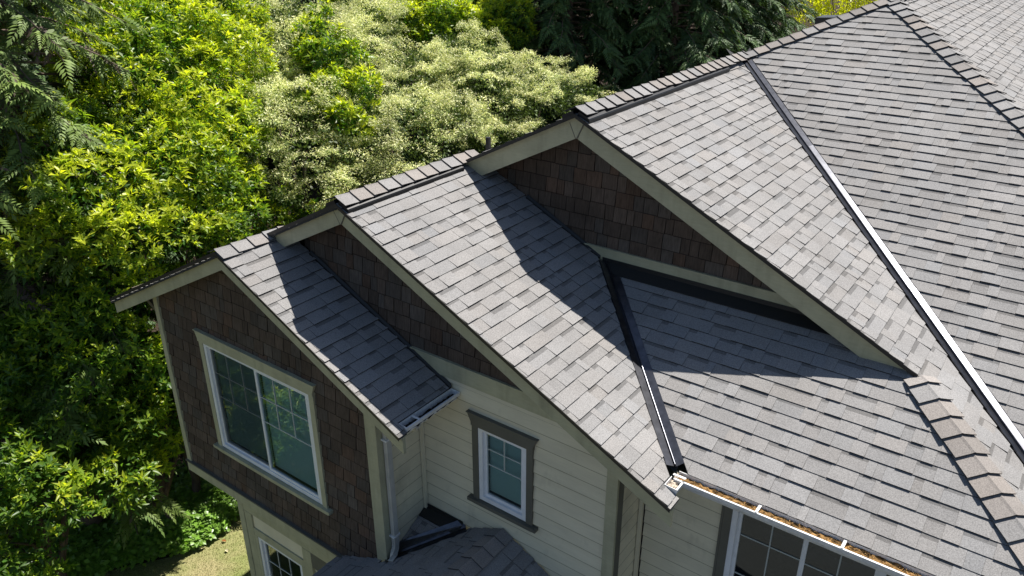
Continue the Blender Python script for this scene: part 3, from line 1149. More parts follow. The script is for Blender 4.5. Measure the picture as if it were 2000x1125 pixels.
# ---------------------------------------------------------------- gutters and downspouts
def gutter_profile(w=.118, h=.095, t=.006):
    """K-style trough: outer line then inner line; first number away from the house, second up."""
    return [(0, .005), (0, -h), (w * .62, -h), (w * .72, -h * .65), (w * .96, -h * .42), (w, -h * .10), (w, 0), (w - .016, 0), (w - .016, -.010),
            (w - t, -.010), (w - t, -h * .12), (w * .94 - t, -h * .40), (w * .70 - t, -h * .62), (w * .60 - t, -h + t), (t, -h + t), (t, .005)]


def gutter(p0, p1, out, w=.118, name='gutter'):
    """Trough from p0 to p1 (inner top back corners), opening outwards along 'out'."""
    prof = gutter_profile(w)
    p0, p1, out = np.array(p0, float), np.array(p1, float), np.array(out, float)
    V = [p0 + out * a + np.array([0, 0, b + H]) for a, b in prof] + [p1 + out * a + np.array([0, 0, b + H]) for a, b in prof]
    n = len(prof)
    Fc = [(i, i + n, (i + 1) % n + n, (i + 1) % n) for i in range(n)]
    g = hpart(mesh_obj(name, V, Fc, M['gutter']))
    for p, ids in ((p0, range(n)), (p1, range(n))):
        pass
    return g


def gut_child(g, o):
    o.parent = g
    return o


def end_cap(g, p, out, w=.118, d=(0, 0, 0)):
    prof = [(0, .005), (0, -.095), (w * .62, -.095), (w * .72, -.062), (w * .96, -.040), (w, -.01), (w, 0)]
    p, out, d = np.array(p, float), np.array(out, float), np.array(d, float)
    V = [p + out * a + np.array([0, 0, b + H]) for a, b in prof] + [p + d + out * a + np.array([0, 0, b + H]) for a, b in prof]
    n = len(prof)
    Fc = [tuple(range(n)), tuple(range(2 * n - 1, n - 1, -1))] + [(i, i + n, (i + 1) % n + n, (i + 1) % n) for i in range(n)]
    gut_child(g, mesh_obj('end_cap', V, Fc, M['gutter']))


def hanger(g, p, out, along, w=.118):
    p, out, along = np.array(p, float), np.array(out, float), np.array(along, float) * .011
    prof = [(0.0, .004), (w - .004, .006), (w - .004, .001), (0.0, -.004)]
    V = [p + out * a + np.array([0, 0, b + H]) - along for a, b in prof] + [p + out * a + np.array([0, 0, b + H]) + along for a, b in prof]
    gut_child(g, mesh_obj('hanger', V, [(0, 1, 2, 3), (7, 6, 5, 4), (0, 4, 5, 1), (1, 5, 6, 2), (2, 6, 7, 3), (3, 7, 4, 0)], M['gutter']))


def debris(g, p0, p1, out, w, level, colour, seed):
    r = np.random.RandomState(seed)
    p0, p1, out = np.array(p0, float), np.array(p1, float), np.array(out, float)
    L = np.linalg.norm(p1 - p0)
    n = max(3, int(L / .03))
    m = 5
    V = []
    for i in range(n + 1):
        for j in range(m):
            q = p0 + (p1 - p0) * i / n + out * (.008 + (w - .030) * j / (m - 1))
            V.append(q + np.array([0, 0, H + level + r.normal() * .006 - .012 * (j / (m - 1) - .2) ** 2]))
    Fc, Cc = [], []
    for i in range(n):
        for j in range(m - 1):
            Fc.append((i * m + j, i * m + j + 1, (i + 1) * m + j + 1, (i + 1) * m + j))
            Cc.append(np.array(colour) * r.uniform(.7, 1.2))
    # loose needles lying on top
    for _ in range(int(L * 160)):
        q = p0 + (p1 - p0) * r.rand() + out * r.uniform(.012, w - .03) + np.array([0, 0, H + level + .006 + r.rand() * .006])
        a = r.rand() * 6.28
        d = np.array([math.cos(a), math.sin(a), r.normal() * .15]) * r.uniform(.02, .045)
        s = np.array([-math.sin(a), math.cos(a), 0]) * .0022
        b = len(V)
        V += [q - s, q + s, q + d]
        Fc.append((b, b + 1, b + 2))
        Cc.append(np.array(colour) * r.uniform(.4, 1.5))
    gut_child(g, mesh_obj('needle_litter', V, Fc, M['needles'], None, Cc))


zg = ZE + .018
GX = 3.9
g = gutter((XE2 + .03, YEF + .004, zg), (GX, YEF + .004, zg), (0, -1, 0))
debris(g, (XE2 + .05, YEF + .004, zg), (GX, YEF + .004, zg), (0, -1, 0), .118, -.026, (.25, .145, .055), 3)
for xx in (-1.335, -.675, -.02, .62):
    hanger(g, (xx, YEF + .004, zg), (0, -1, 0), (1, 0, 0))
g['label'] = 'long white gutter full of brown needles'
# short return at the middle gable's eave
g2 = gutter((XE2 + .004, y2 + .13, zg), (XE2 + .004, YEF - .10, zg), (1, 0, 0))
end_cap(g2, (XE2 + .004, y2 + .124, zg), (1, 0, 0), d=(0, .006, 0))
debris(g2, (XE2 + .004, y2 + .14, zg), (XE2 + .004, YEF + .0, zg), (1, 0, 0), .118, -.030, (.42, .35, .28), 5)
hanger(g2, (XE2 + .004, YEF - .06, zg), (1, 0, 0), (0, 1, 0))
g2['label'] = 'short white gutter return clogged with litter'
# gutter of the front gable
g1 = gutter((XE1 + .004, y1 + .075, zg + .006), (XE1 + .004, yw2 - .02, zg + .006), (1, 0, 0), .112)
end_cap(g1, (XE1 + .004, y1 + .069, zg + .006), (1, 0, 0), .112, (0, .006, 0))
end_cap(g1, (XE1 + .004, yw2 - .02, zg + .006), (1, 0, 0), .112, (0, .006, 0))
hanger(g1, (XE1 + .004, y1 + .24, zg + .006), (1, 0, 0), (0, 1, 0), .112)
debris(g1, (XE1 + .004, y1 + .08, zg + .006), (XE1 + .004, yw2 - .02, zg + .006), (1, 0, 0), .112, -.06, (.03, .026, .02), 9)
g1['label'] = 'short white gutter of the front gable'
# left eave
gl = gutter((XEL + .01, YB, ZE - .05), (XEL + .01, y1 + .30, ZE - .05), (-1, 0, 0))
gl.data.materials[0] = M['brown_metal']


def tube_box(name, pts, hw, hd, mat, parent=None):
    """Rectangular pipe along a list of points."""
    V, Fc = [], []
    pts = [np.array(p, float) for p in pts]
    n = len(pts)
    side = None
    for i, p in enumerate(pts):
        d = pts[min(i + 1, n - 1)] - pts[max(i - 1, 0)]
        d /= np.linalg.norm(d)
        a = np.array([0., 1., 0.]) if abs(d[1]) < .8 else np.array([1., 0., 0.])
        a = a - d * (a @ d)
        a /= np.linalg.norm(a)
        b = np.cross(d, a)
        for sa, sb in ((-1, -1), (1, -1), (1, 1), (-1, 1)):
            V.append(p + a * sa * hw + b * sb * hd + np.array([0, 0, H]))
    for i in range(n - 1):
        for j in range(4):
            Fc.append((4 * i + j, 4 * i + (j + 1) % 4, 4 * i + 4 + (j + 1) % 4, 4 * i + 4 + j))
    Fc += [(3, 2, 1, 0), tuple(4 * n - 4 + j for j in range(4))]
    return mesh_obj(name, V, Fc, mat, parent)


ds = hpart(tube_box('downspout', [(-4.855, 4.48, -4.55), (-4.855, 4.48, -6.10)], .032, .026, M['downspout']))
ds['label'] = 'white downspout on the corner of the front bay'
gut_child(ds, tube_box('elbow', [(-4.855, 4.48, -6.10), (-4.850, 4.465, -6.16), (-4.835, 4.42, -6.21), (-4.81, 4.35, -6.245)], .031, .025, M['downspout']))
gut_child(ds, tube_box('elbow', [(-4.42, 4.48, -4.39), (-4.44, 4.48, -4.43), (-4.60, 4.48, -4.48), (-4.80, 4.48, -4.53), (-4.855, 4.48, -4.57)], .030, .024, M['downspout']))
for zz in (-4.75, -6.0):
    gut_child(ds, box('strap', -4.893, -4.822, 4.432, 4.528, zz, zz + .02, M['gutter'], None))
d2 = hpart(tube_box('downspout', [(-9.33, 4.62, -4.40), (-9.30, 4.62, -4.48), (-9.0, 4.60, -4.62), (-8.76, 4.58, -4.76), (-8.74, 4.58, -4.90), (-8.74, 4.58, -6.6)], .038, .030, M['brown_metal']))
d2['label'] = 'dark downspout elbow under the left eave'

# pipe vent on the left plane and a box vent beyond the upper hip
vp = hpart(tube_box('vent_pipe', [(-5.37, 6.85, SL['left'].z(-5.37, 0) - .02), (-5.37, 6.85, SL['left'].z(-5.37, 0) + .19)], .022, .022, M['vent']))
vb = hpart(mesh_obj('box_vent', [(q[0], q[1], q[2] + H) for q in
          [(-4.15, 14.3, SL['left'].z(-4.15, 0)), (-3.85, 14.3, SL['left'].z(-3.85, 0)), (-3.85, 14.75, SL['left'].z(-3.85, 0)), (-4.15, 14.75, SL['left'].z(-4.15, 0)),
           (-4.15, 14.3, SL['left'].z(-4.15, 0) + .26), (-3.85, 14.3, SL['left'].z(-3.85, 0) + .13), (-3.85, 14.75, SL['left'].z(-3.85, 0) + .13), (-4.15, 14.75, SL['left'].z(-4.15, 0) + .26)]], BOXF, M['vent']))

# plain underside sheets below the open valleys keep the attic dark
for (a, b) in (((x3, yv), (XE3, YEM)), ((xv0, yw3), (xv0 + yw3 - YEF, YEF))):
    ka = 'g3' if a[0] == x3 else 'g2'
    kb = 'main' if a[0] == x3 else 'low'
    V = []
    for q in (a, b):
        V += [(q[0] - .25, q[1], SL[ka].z(q[0] - .25, q[1]) + H - .012), (q[0], q[1], SL[ka].z(q[0], q[1]) + H - .012), (q[0], q[1] + .25, SL[kb].z(q[0], q[1] + .25) + H - .012)]
    hpart(mesh_obj('valley_board', V, [(0, 1, 4, 3), (1, 2, 5, 4)], M['deck']))

# ================================================================ ground
GZ = 0.0


def sheet(name, pts, z, mat, label=None, kind='structure'):
    o = mesh_obj(name, [(x, y, z) for x, y in pts], [tuple(range(len(pts)))], mat)
    return tag(o, label, None, None, kind)


sheet('ground', [(-900, -900), (900, -900), (900, 900), (-900, 900)], GZ - .02, M['soil'])
bed_edge = [(-11.31, 7.38), (-11.24, 6.59), (-11.12, 6.41), (-10.94, 6.11), (-10.78, 5.72), (-10.80, 5.42), (-10.83, 5.14), (-10.97, 4.83), (-11.21, 4.49), (-11.46, 4.12), (-11.60, 3.84), (-11.95, 3.11), (-12.24, 1.46)]
lawn = bed_edge + [(-13.5, -2), (-14, -9), (6, -9), (6, 7.6)]
sheet('lawn', lawn[::-1], GZ, M['lawn'])
sheet('unseen_dark_ground', [(-4.2, -9), (6, -9), (6, 4.0), (-4.2, 4.0)], GZ + .006, M['asphalt'])

# ================================================================ planting
def unit(v):
    return v / np.maximum(np.linalg.norm(v, axis=-1, keepdims=True), 1e-9)


def frames(axis, r):
    """Right-handed frames (a, b, axis) with random spin for each axis."""
    axis = unit(axis)
    h = np.where(np.abs(axis[:, 2:3]) < .9, np.array([[0, 0, 1.]]), np.array([[1., 0, 0]]))
    a = unit(np.cross(h, axis))
    b = np.cross(axis, a)
    t = r.rand(len(axis), 1) * 2 * np.pi
    return a * np.cos(t) + b * np.sin(t), b * np.cos(t) - a * np.sin(t), axis


LEAF5 = np.array([[0, 0, 0], [.50, 0, -.02], [1, 0, -.16], [.48, .5, .06], [.48, -.5, .06]])
LEAF5_T = np.array([[0, 1, 3], [3, 1, 2], [0, 4, 1], [1, 4, 2]])
LEAF4 = np.array([[0, 0, 0], [.45, .5, .04], [1, 0, -.06], [.45, -.5, .04]])
LEAF4_T = np.array([[0, 3, 1], [1, 3, 2]])


def leaves(base, direction, normal, length, width, col, shape=LEAF5, tris=LEAF5_T):
    """Many leaves at once: base points, pointing directions, rough upward sides."""
    d = unit(direction)
    s = unit(np.cross(normal, d))
    n = np.cross(d, s)
    k = len(base)
    L, Wd = np.broadcast_to(length, (k,)), np.broadcast_to(width, (k,))
    v = (base[:, None] + d[:, None] * (shape[None, :, 0:1] * L[:, None, None]) + s[:, None] * (shape[None, :, 1:2] * Wd[:, None, None])
         + n[:, None] * (shape[None, :, 2:3] * L[:, None, None]))
    t = tris[None] + (np.arange(k) * len(shape))[:, None, None]
    c = np.repeat(col[:, None], len(shape), 1)
    return v.reshape(-1, 3), t.reshape(-1, 3), c.reshape(-1, 3)


def merge(parts):
    vs, ts, cs_, n = [], [], [], 0
    for v, t, c in parts:
        vs.append(v)
        ts.append(t + n)
        cs_.append(c)
        n += len(v)
    return np.concatenate(vs), np.concatenate(ts), np.concatenate(cs_)


def on_blobs(blobs, density, r, shell=(.78, 1.05), upper=-.55):
    """Points and outward directions on the skins of ellipsoids, outside the other ellipsoids."""
    P_, N_ = [], []
    B = [(np.array(b[0]), np.array(b[1])) for b in blobs]
    for c, rad in B:
        A = 4 * np.pi * ((rad[0] * rad[1]) ** 1.6 / 3 + (rad[0] * rad[2]) ** 1.6 / 3 + (rad[1] * rad[2]) ** 1.6 / 3) ** (1 / 1.6)
        k = max(1, int(A * density))
        n = unit(r.normal(size=(k, 3)))
        n = n[n[:, 2] > upper]
        p = c + n * rad * r.uniform(*shell, size=(len(n), 1))
        keep = np.ones(len(n), bool)
        for c2, r2 in B:
            if c2 is c:
                continue
            keep &= (((p - c2) / r2) ** 2).sum(1) > .60
        P_.append(p[keep])
        N_.append(unit(n / rad)[keep])
    return np.concatenate(P_), np.concatenate(N_)


def lumps(blobs, r, size, per_m2, flat=1.0, upper=-.5):
    """Break big crown volumes into many clumps lying on their skins."""
    p, n = on_blobs(blobs, per_m2, r, (.74, 1.0), upper)
    out = []
    for q, m in zip(p, n):
        s = size * r.uniform(.55, 1.40)
        st = r.uniform(.65, 1.35) if flat < 1 else 1.0
        out.append((q, np.array([s * st, s / st, s * flat * r.uniform(.75, 1.3)])))
    return out


def trunk_mesh(name, pts_list, mat, parent, seg=7):
    """Tapered limbs: each a list of (x, y, z, radius)."""
    V, Fc = [], []
    for pts in pts_list:
        pts = np.array(pts, float)
        n0 = len(V)
        for i, p in enumerate(pts):
            d = pts[min(i + 1, len(pts) - 1), :3] - pts[max(i - 1, 0), :3]
            d /= max(np.linalg.norm(d), 1e-6)
            h = np.array([1., 0, 0]) if abs(d[0]) < .8 else np.array([0, 1., 0])
            a = np.cross(d, h)
            a /= np.linalg.norm(a)
            b = np.cross(d, a)
            for j in range(seg):
                t = 2 * np.pi * j / seg
                V.append(p[:3] + (a * math.cos(t) + b * math.sin(t)) * p[3])
        for i in range(len(pts) - 1):
            for j in range(seg):
                Fc.append((n0 + i * seg + j, n0 + i * seg + (j + 1) % seg, n0 + (i + 1) * seg + (j + 1) % seg, n0 + (i + 1) * seg + j))
        Fc.append(tuple(n0 + (len(pts) - 1) * seg + j for j in range(seg)))
    return mesh_obj(name, V, Fc, mat, parent, smooth=True)


def limbs(base, tops, r, r0=.09):
    """A leaning stem to the middle of the crown and limbs to each blob."""
    out = []
    tops = [np.array(t) for t in tops]
    mid = np.mean(tops, 0)
    fork = np.array([base[0] * .5 + mid[0] * .5, base[1] * .5 + mid[1] * .5, max(.25 * mid[2], .4)])
    b = np.array([base[0], base[1], -.05])
    out.append([(*b, r0 * 1.35), (*(b * .5 + fork * .5 + r.normal(size=3) * .05), r0 * 1.1), (*fork, r0)])
    for t in tops:
        m = fork * .5 + t * .5 + r.normal(size=3) * .12
        out.append([(*fork, r0 * .8), (*m, r0 * .5), (*t, r0 * .12)])
    return out


BRIGHT, MIDG, DEEP = np.array([.56, .59, .045]), np.array([.230, .335, .034]), np.array([.065, .140, .024])


def laurel(name, label, blobs, seed, sun=1.0, group='laurels along the side of the house', rosette=40, size=.90, lump=.36, shade=1.0):
    r = np.random.RandomState(seed)
    blobs = [(W(u, v, t), np.array(rr if isinstance(rr, (tuple, list)) else (rr, rr, rr), float)) for (u, v, t, rr) in blobs]
    base = np.mean([b[0] for b in blobs], 0)
    root = empty(name, (base[0], base[1], 0))
    tag(root, label, 'laurel', group)
    inv = Matrix.Translation((-base[0], -base[1], 0))
    lp = lumps(blobs, r, lump, 3.3)
    parts = []
    # leaf whorls at the twig ends
    p, n = on_blobs(lp, rosette, r, (.80, 1.08), -.35)
    ax = unit(n * .45 + np.array([0, 0, .85]) + r.normal(size=n.shape) * .25)
    hue = np.clip(.5 + .5 * np.sin(p[:, 0] * 1.9 + seed) * np.cos(p[:, 1] * 1.7) + .22 * r.normal(size=len(p)) + (sun - 1), 0, 1)  # sun: how lit the plant stands, put into its leaf colour
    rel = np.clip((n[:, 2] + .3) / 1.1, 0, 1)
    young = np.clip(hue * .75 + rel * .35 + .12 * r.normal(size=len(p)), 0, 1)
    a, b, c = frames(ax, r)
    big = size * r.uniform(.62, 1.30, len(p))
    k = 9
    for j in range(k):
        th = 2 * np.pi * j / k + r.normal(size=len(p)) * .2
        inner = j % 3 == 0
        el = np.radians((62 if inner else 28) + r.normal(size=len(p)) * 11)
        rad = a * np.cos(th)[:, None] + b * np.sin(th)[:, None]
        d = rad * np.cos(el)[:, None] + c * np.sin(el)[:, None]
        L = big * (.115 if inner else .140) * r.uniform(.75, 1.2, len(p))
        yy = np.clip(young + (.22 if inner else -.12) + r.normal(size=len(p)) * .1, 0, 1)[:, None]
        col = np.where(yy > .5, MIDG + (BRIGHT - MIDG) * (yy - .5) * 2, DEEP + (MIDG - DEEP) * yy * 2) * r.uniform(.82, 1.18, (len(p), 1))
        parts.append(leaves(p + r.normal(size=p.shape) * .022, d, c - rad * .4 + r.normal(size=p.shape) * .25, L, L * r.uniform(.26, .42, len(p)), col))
    # older leaves inside, facing every way
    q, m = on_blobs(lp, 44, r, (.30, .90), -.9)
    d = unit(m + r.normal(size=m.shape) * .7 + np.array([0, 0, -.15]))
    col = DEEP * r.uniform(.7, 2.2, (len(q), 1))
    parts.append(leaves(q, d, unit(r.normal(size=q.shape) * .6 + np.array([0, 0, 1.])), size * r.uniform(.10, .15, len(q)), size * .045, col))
    q, m = on_blobs(blobs, 45, r, (.45, .80), -.9)
    col = DEEP * r.uniform(.5, 1.3, (len(q), 1))
    parts.append(leaves(q, unit(m + r.normal(size=m.shape)), unit(r.normal(size=q.shape) + np.array([0, 0, .6])), .15, .055, col))
    v, t, cc = merge(parts)
    o = tri_obj('crown', v, t, cc * shade, M['laurel'], root)  # shade: light level of the plant's spot, multiplied into leaf colour
    o.matrix_parent_inverse = inv
    o = trunk_mesh('trunk', limbs(base, [b_[0] for b_ in blobs], r, .07), M['bark'], root)
    o.matrix_parent_inverse = inv
    return root


CREAM, PALE, SAGE = np.array([.84, .83, .48]), np.array([.54, .60, .22]), np.array([.13, .20, .050])


def variegated(name, label, blobs, seed, dens=1500):
    r = np.random.RandomState(seed)
    blobs = [(W(u, v, t), np.array(rr, float)) for (u, v, t, rr) in blobs]
    base = np.mean([b[0] for b in blobs], 0)
    root = empty(name, (base[0], base[1], 0))
    tag(root, label, 'shrub', 'pale variegated shrubs behind the ridges')
    inv = Matrix.Translation((-base[0], -base[1], 0))
    lp = lumps(blobs, r, .50, 1.25, .27, -.25)
    parts = []
    p, n = on_blobs(lp, dens, r, (.55, 1.10), -.30)
    gap = (np.sin(p[:, 0] * 4.7 + seed) * np.cos(p[:, 1] * 4.3 - seed) + .7 * np.sin(p[:, 0] * 9.1 + p[:, 2] * 6) * np.cos(p[:, 1] * 8.3 + p[:, 2] * 7)
           + .35 * np.sin(p[:, 2] * 21 + p[:, 0] * 3))
    keep = gap > -.42 + .5 * r.rand(len(p))
    p, n = p[keep], n[keep]
    out_ = unit(n * np.array([1, 1, .25]) + r.normal(size=n.shape) * .55)
    d = unit(out_ + np.array([0, 0, -.12]))
    top = np.clip(n[:, 2] * 1.1 - .05 + r.normal(size=len(p)) * .28, 0, 1)[:, None]  # lit clump tops and dark undersides, put into the leaf colour
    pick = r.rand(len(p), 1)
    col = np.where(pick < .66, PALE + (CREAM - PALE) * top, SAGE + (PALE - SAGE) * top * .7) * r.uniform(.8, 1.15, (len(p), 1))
    L = r.uniform(.034, .078, len(p))
    p = p + .10 * np.sin(p[:, [1, 2, 0]] * 5.3 + seed) + np.array([0, 0, .07]) * np.sin(p[:, 0:1] * 9) * np.cos(p[:, 1:2] * 8)
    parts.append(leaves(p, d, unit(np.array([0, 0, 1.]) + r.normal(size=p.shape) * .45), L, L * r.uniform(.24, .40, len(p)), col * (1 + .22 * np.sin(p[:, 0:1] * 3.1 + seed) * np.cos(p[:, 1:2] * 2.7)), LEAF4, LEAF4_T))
    q, m = on_blobs(blobs, 110, r, (.40, .80), -.8)  # inner leaves coloured darker to deepen the shade in the gaps
    parts.append(leaves(q, unit(m + r.normal(size=m.shape)), unit(r.normal(size=q.shape) + np.array([0, 0, .8])), .10, .05, SAGE * r.uniform(.35, .9, (len(q), 1)), LEAF4, LEAF4_T))
    v, t, cc = merge(parts)
    o = tri_obj('crown', v, t, cc, M['variegated'], root)
    o.matrix_parent_inverse = inv
    o = trunk_mesh('trunk', limbs(base, [b_[0] for b_ in blobs], r, .08), M['bark'], root)
    o.matrix_parent_inverse = inv
    return root


def frond():
    """A flat cedar spray: narrow leaflets in pairs along a midrib, as leaf base / direction pairs."""
    b, d, L = [], [], []
    n = 8
    for i in range(n):
        f = i / (n - 1)
        for sgn in (1, -1):
            b.append((f * .85, 0, -.25 * f * f))
            ang = math.radians(52 - 22 * f)
            d.append((math.cos(ang), sgn * math.sin(ang), -.18))
            L.append(.34 * (1 - .62 * f))
    b.append((.8, 0, -.2))
    d.append((1, 0, -.5))
    L.append(.28)
    return np.array(b), np.array(d), np.array(L)


FB, FD, FL = frond()


def conifer(name, label, x, y, height, radius, seed, green, tip, group, nb=170, spray=.34, zmin=1.0, per=17, droop=.35, brown=.0):
    r = np.random.RandomState(seed)
    root = empty(name, (x, y, 0))
    tag(root, label, 'conifer', group)
    B, D, Nn, Ls, Cs = [], [], [], [], []
    tubes = [[(0, 0, -.05, .22), (r.normal() * .05, r.normal() * .05, height * .5, .13), (r.normal() * .1, r.normal() * .1, height, .015)]]
    twigs = []
    for i in range(nb):
        f = (i + r.rand()) / nb
        z = zmin + (height - zmin) * f ** .9
        R_ = radius * (1 - f) ** .7 * r.uniform(.75, 1.12) + .15
        a = i * 2.39996 + r.normal() * .3
        o_ = np.array([math.cos(a), math.sin(a), 0])
        s_ = np.array([-math.sin(a), math.cos(a), 0])
        pts = []
        for j in range(6):
            q = j / 5
            pts.append(np.array([0, 0, z]) + o_ * R_ * q + np.array([0, 0, R_ * (.12 * q - droop * q * q)]) + s_ * r.normal() * .03 * R_ * q)
        pts = np.array(pts)
        twigs.append([(*pts[j], .022 * (1 - j / 6) + .004) for j in range(6)])
        m = max(4, int(per * R_ / radius * 1.2))
        for _ in range(m):
            q = r.uniform(.28, 1.0) ** .8
            jj = min(int(q * 5), 4)
            fr = q * 5 - jj
            p = pts[jj] * (1 - fr) + pts[jj + 1] * fr
            side = r.choice([-1, 1]) * r.uniform(.2, 1.0)
            dirn = unit(o_ * r.uniform(.35, 1.0) + s_ * side + np.array([0, 0, -r.uniform(.05, .75)]))
            nrm = unit(np.array([0, 0, 1.]) + o_ * .5 + r.normal(size=3) * .35)
            B.append(p)
            D.append(dirn)
            Nn.append(nrm)
            Ls.append(spray * r.uniform(.65, 1.25))
            w = np.clip(q * .9 + r.normal() * .2, 0, 1)
            c = green * (1 - w) + tip * w
            if r.rand() < brown:
                c = np.array([.085, .062, .045])
            Cs.append(c * r.uniform(.75, 1.25))
    B, D, Nn, Ls, Cs = map(np.array, (B, D, Nn, Ls, Cs))
    s = unit(np.cross(Nn, D))
    n2 = np.cross(D, s)
    base = B[:, None] + (D[:, None] * FB[None, :, 0:1] + s[:, None] * FB[None, :, 1:2] + n2[:, None] * FB[None, :, 2:3]) * Ls[:, None, None]
    dr = D[:, None] * FD[None, :, 0:1] + s[:, None] * FD[None, :, 1:2] + n2[:, None] * FD[None, :, 2:3]
    LL = (FL[None] * Ls[:, None]).ravel()
    k = len(FB)
    v, t, c = leaves(base.reshape(-1, 3), dr.reshape(-1, 3), np.repeat(n2, k, 0) + r.normal(size=(len(n2) * k, 3)) * .25, LL * 1.15, LL * .36, np.repeat(Cs, k, 0), LEAF4, LEAF4_T)
    tri_obj('crown', v, t, c, M['conifer'], root)
    trunk_mesh('trunk', tubes, M['bark'], root, 8)
    trunk_mesh('branch', twigs, M['twig'], root, 4)
    return root


def copy_tree(src, name, label, x, y, scale, rot, group):
    """Another tree of the same kind: its own root with copied parts that share mesh data."""
    root_ = empty(name, (x, y, 0))
    root_.rotation_euler = (0, 0, rot)
    root_.scale = scale
    tag(root_, label, 'conifer', group)
    for ch in src.children:
        c_ = ch.copy()
        C.objects.link(c_)
        c_.parent = root_
    return root_


# ---- laurels, left of the house
laurel('laurel_tree', 'tall bright yellow-green laurel at the upper left, behind the front gable',
       [(330, 15, 16.0, 1.35), (400, 45, 16.2, 1.2), (240, 60, 15.2, 1.0), (335, 125, 14.6, 1.15), (400, 150, 15.0, 1.0), (250, 190, 13.5, 1.0),
        (345, 235, 13.5, 1.05), (405, 260, 14.2, .9)], 11, 1.15)
laurel('laurel_tree', 'yellow-leaved laurel just left of the front gable peak',
       [(175, 320, 12.3, .9), (270, 345, 12.5, .9), (375, 360, 13.2, .8), (175, 430, 11.6, .85), (270, 450, 11.9, .8), (110, 380, 11.7, .6), (365, 455, 12.4, .55)], 12, 1.15)
laurel('laurel_bush', 'deep green laurel in the shade beside the bay wall',
       [(230, 620, 12.4, .85), (320, 640, 12.9, .75), (270, 740, 12.7, .88), (335, 790, 13.4, .62), (180, 700, 12.3, .9), (290, 850, 13.3, .65), (225, 890, 12.9, .65)], 13, .75, shade=1.25)
laurel('laurel_bush', 'dark laurel filling the lower left corner above the ground cover',
       [(80, 800, 11.9, 1.05), (60, 940, 11.5, 1.0), (150, 900, 12.0, .9), (20, 1060, 11.1, .95), (-60, 880, 11.5, 1.0)], 14, .5, shade=1.1)
laurel('laurel_bush', 'shaded laurel at the left edge below the cedar boughs',
       [(80, 580, 12.2, .9), (40, 670, 12.0, .85), (130, 660, 12.2, .75), (-40, 620, 12.3, .9)], 15, .80, shade=1.25)
laurel('laurel_tree', 'slim yellow laurel rising through the pale shrubs',
       [(628, 80, 16.4, (.42, .42, .60)), (648, 140, 15.9, (.48, .48, .6)), (690, 200, 15.6, (.46, .46, .5)), (645, 205, 15.6, .45), (665, 250, 15.3, .40)], 16, 1.2, size=1.0, lump=.28)
laurel('laurel_tree', 'yellow laurel behind the pale shrubs at the top centre',
       [(800, 5, 24.5, 1.5), (900, 15, 24.5, 1.3), (965, 65, 22.8, .85), (735, -5, 24.5, 1.4), (870, 70, 22.3, .8), (800, 55, 22.6, .8)], 17, 1.15, size=1.1)
laurel('laurel_bush', 'low laurel between the first ridge and the pale shrubs',
       [(410, 470, 12.6, .42), (440, 400, 13.2, .5), (380, 440, 12.7, .42), (480, 460, 15.0, .6), (540, 455, 15.4, .6), (510, 490, 15.1, .6), (590, 440, 14.9, .6), (560, 420, 15.0, .55), (450, 340, 13.9, .5)], 18, 1.05, lump=.24)

laurel('laurel_bush', 'sunlit laurel out on the lawn, seen only as a green reflection in the wide window',
       [(-330, 1260, 11.2, .7), (-420, 1180, 12.0, .7)], 19, 1.1, group='laurels along the side of the house')  # added out of view for the green reflection in the wide window

# ---- pale variegated shrubs
variegated('variegated_shrub', 'pale cream-green tiered shrub right of the tall laurel',
           [(545, 250, 15.4, (1.5, 1.5, 1.15)), (545, 360, 15.2, (1.0, 1.0, .75)), (600, 375, 15.2, (.85, .85, .75)), (495, 300, 14.8, (.9, .9, .7)), (510, 180, 16.2, (1.1, 1.1, .8)), (530, 115, 17.2, (.9, .9, .7)), (590, 300, 14.8, (.9, .9, .7)), (610, 120, 17.6, (1.6, 1.6, 1.0)), (560, 60, 19.0, (1.6, 1.6, .9)), (640, 330, 15.0, (.8, .8, .7))], 21)
variegated('variegated_shrub', 'pale cream-green tiered shrub behind the middle gable ridge',
           [(770, 270, 16.6, (1.6, 1.6, 1.2)), (740, 350, 15.6, (.9, .9, .8)), (760, 150, 19.0, (1.7, 1.7, 1.0)), (690, 60, 20.5, (1.6, 1.6, .9)), (870, 260, 17.6, (1.2, 1.2, 1.0))], 22)
variegated('variegated_shrub', 'pale cream-green tiered shrub beside the tallest gable peak',
           [(950, 190, 19.0, (1.7, 1.7, 1.1)), (1060, 190, 20.6, (1.3, 1.3, .9)), (1130, 195, 21.6, (1.0, 1.0, .6)), (900, 120, 20.5, (1.4, 1.4, .8)), (960, 260, 18.2, (1.0, 1.0, .8))], 23)

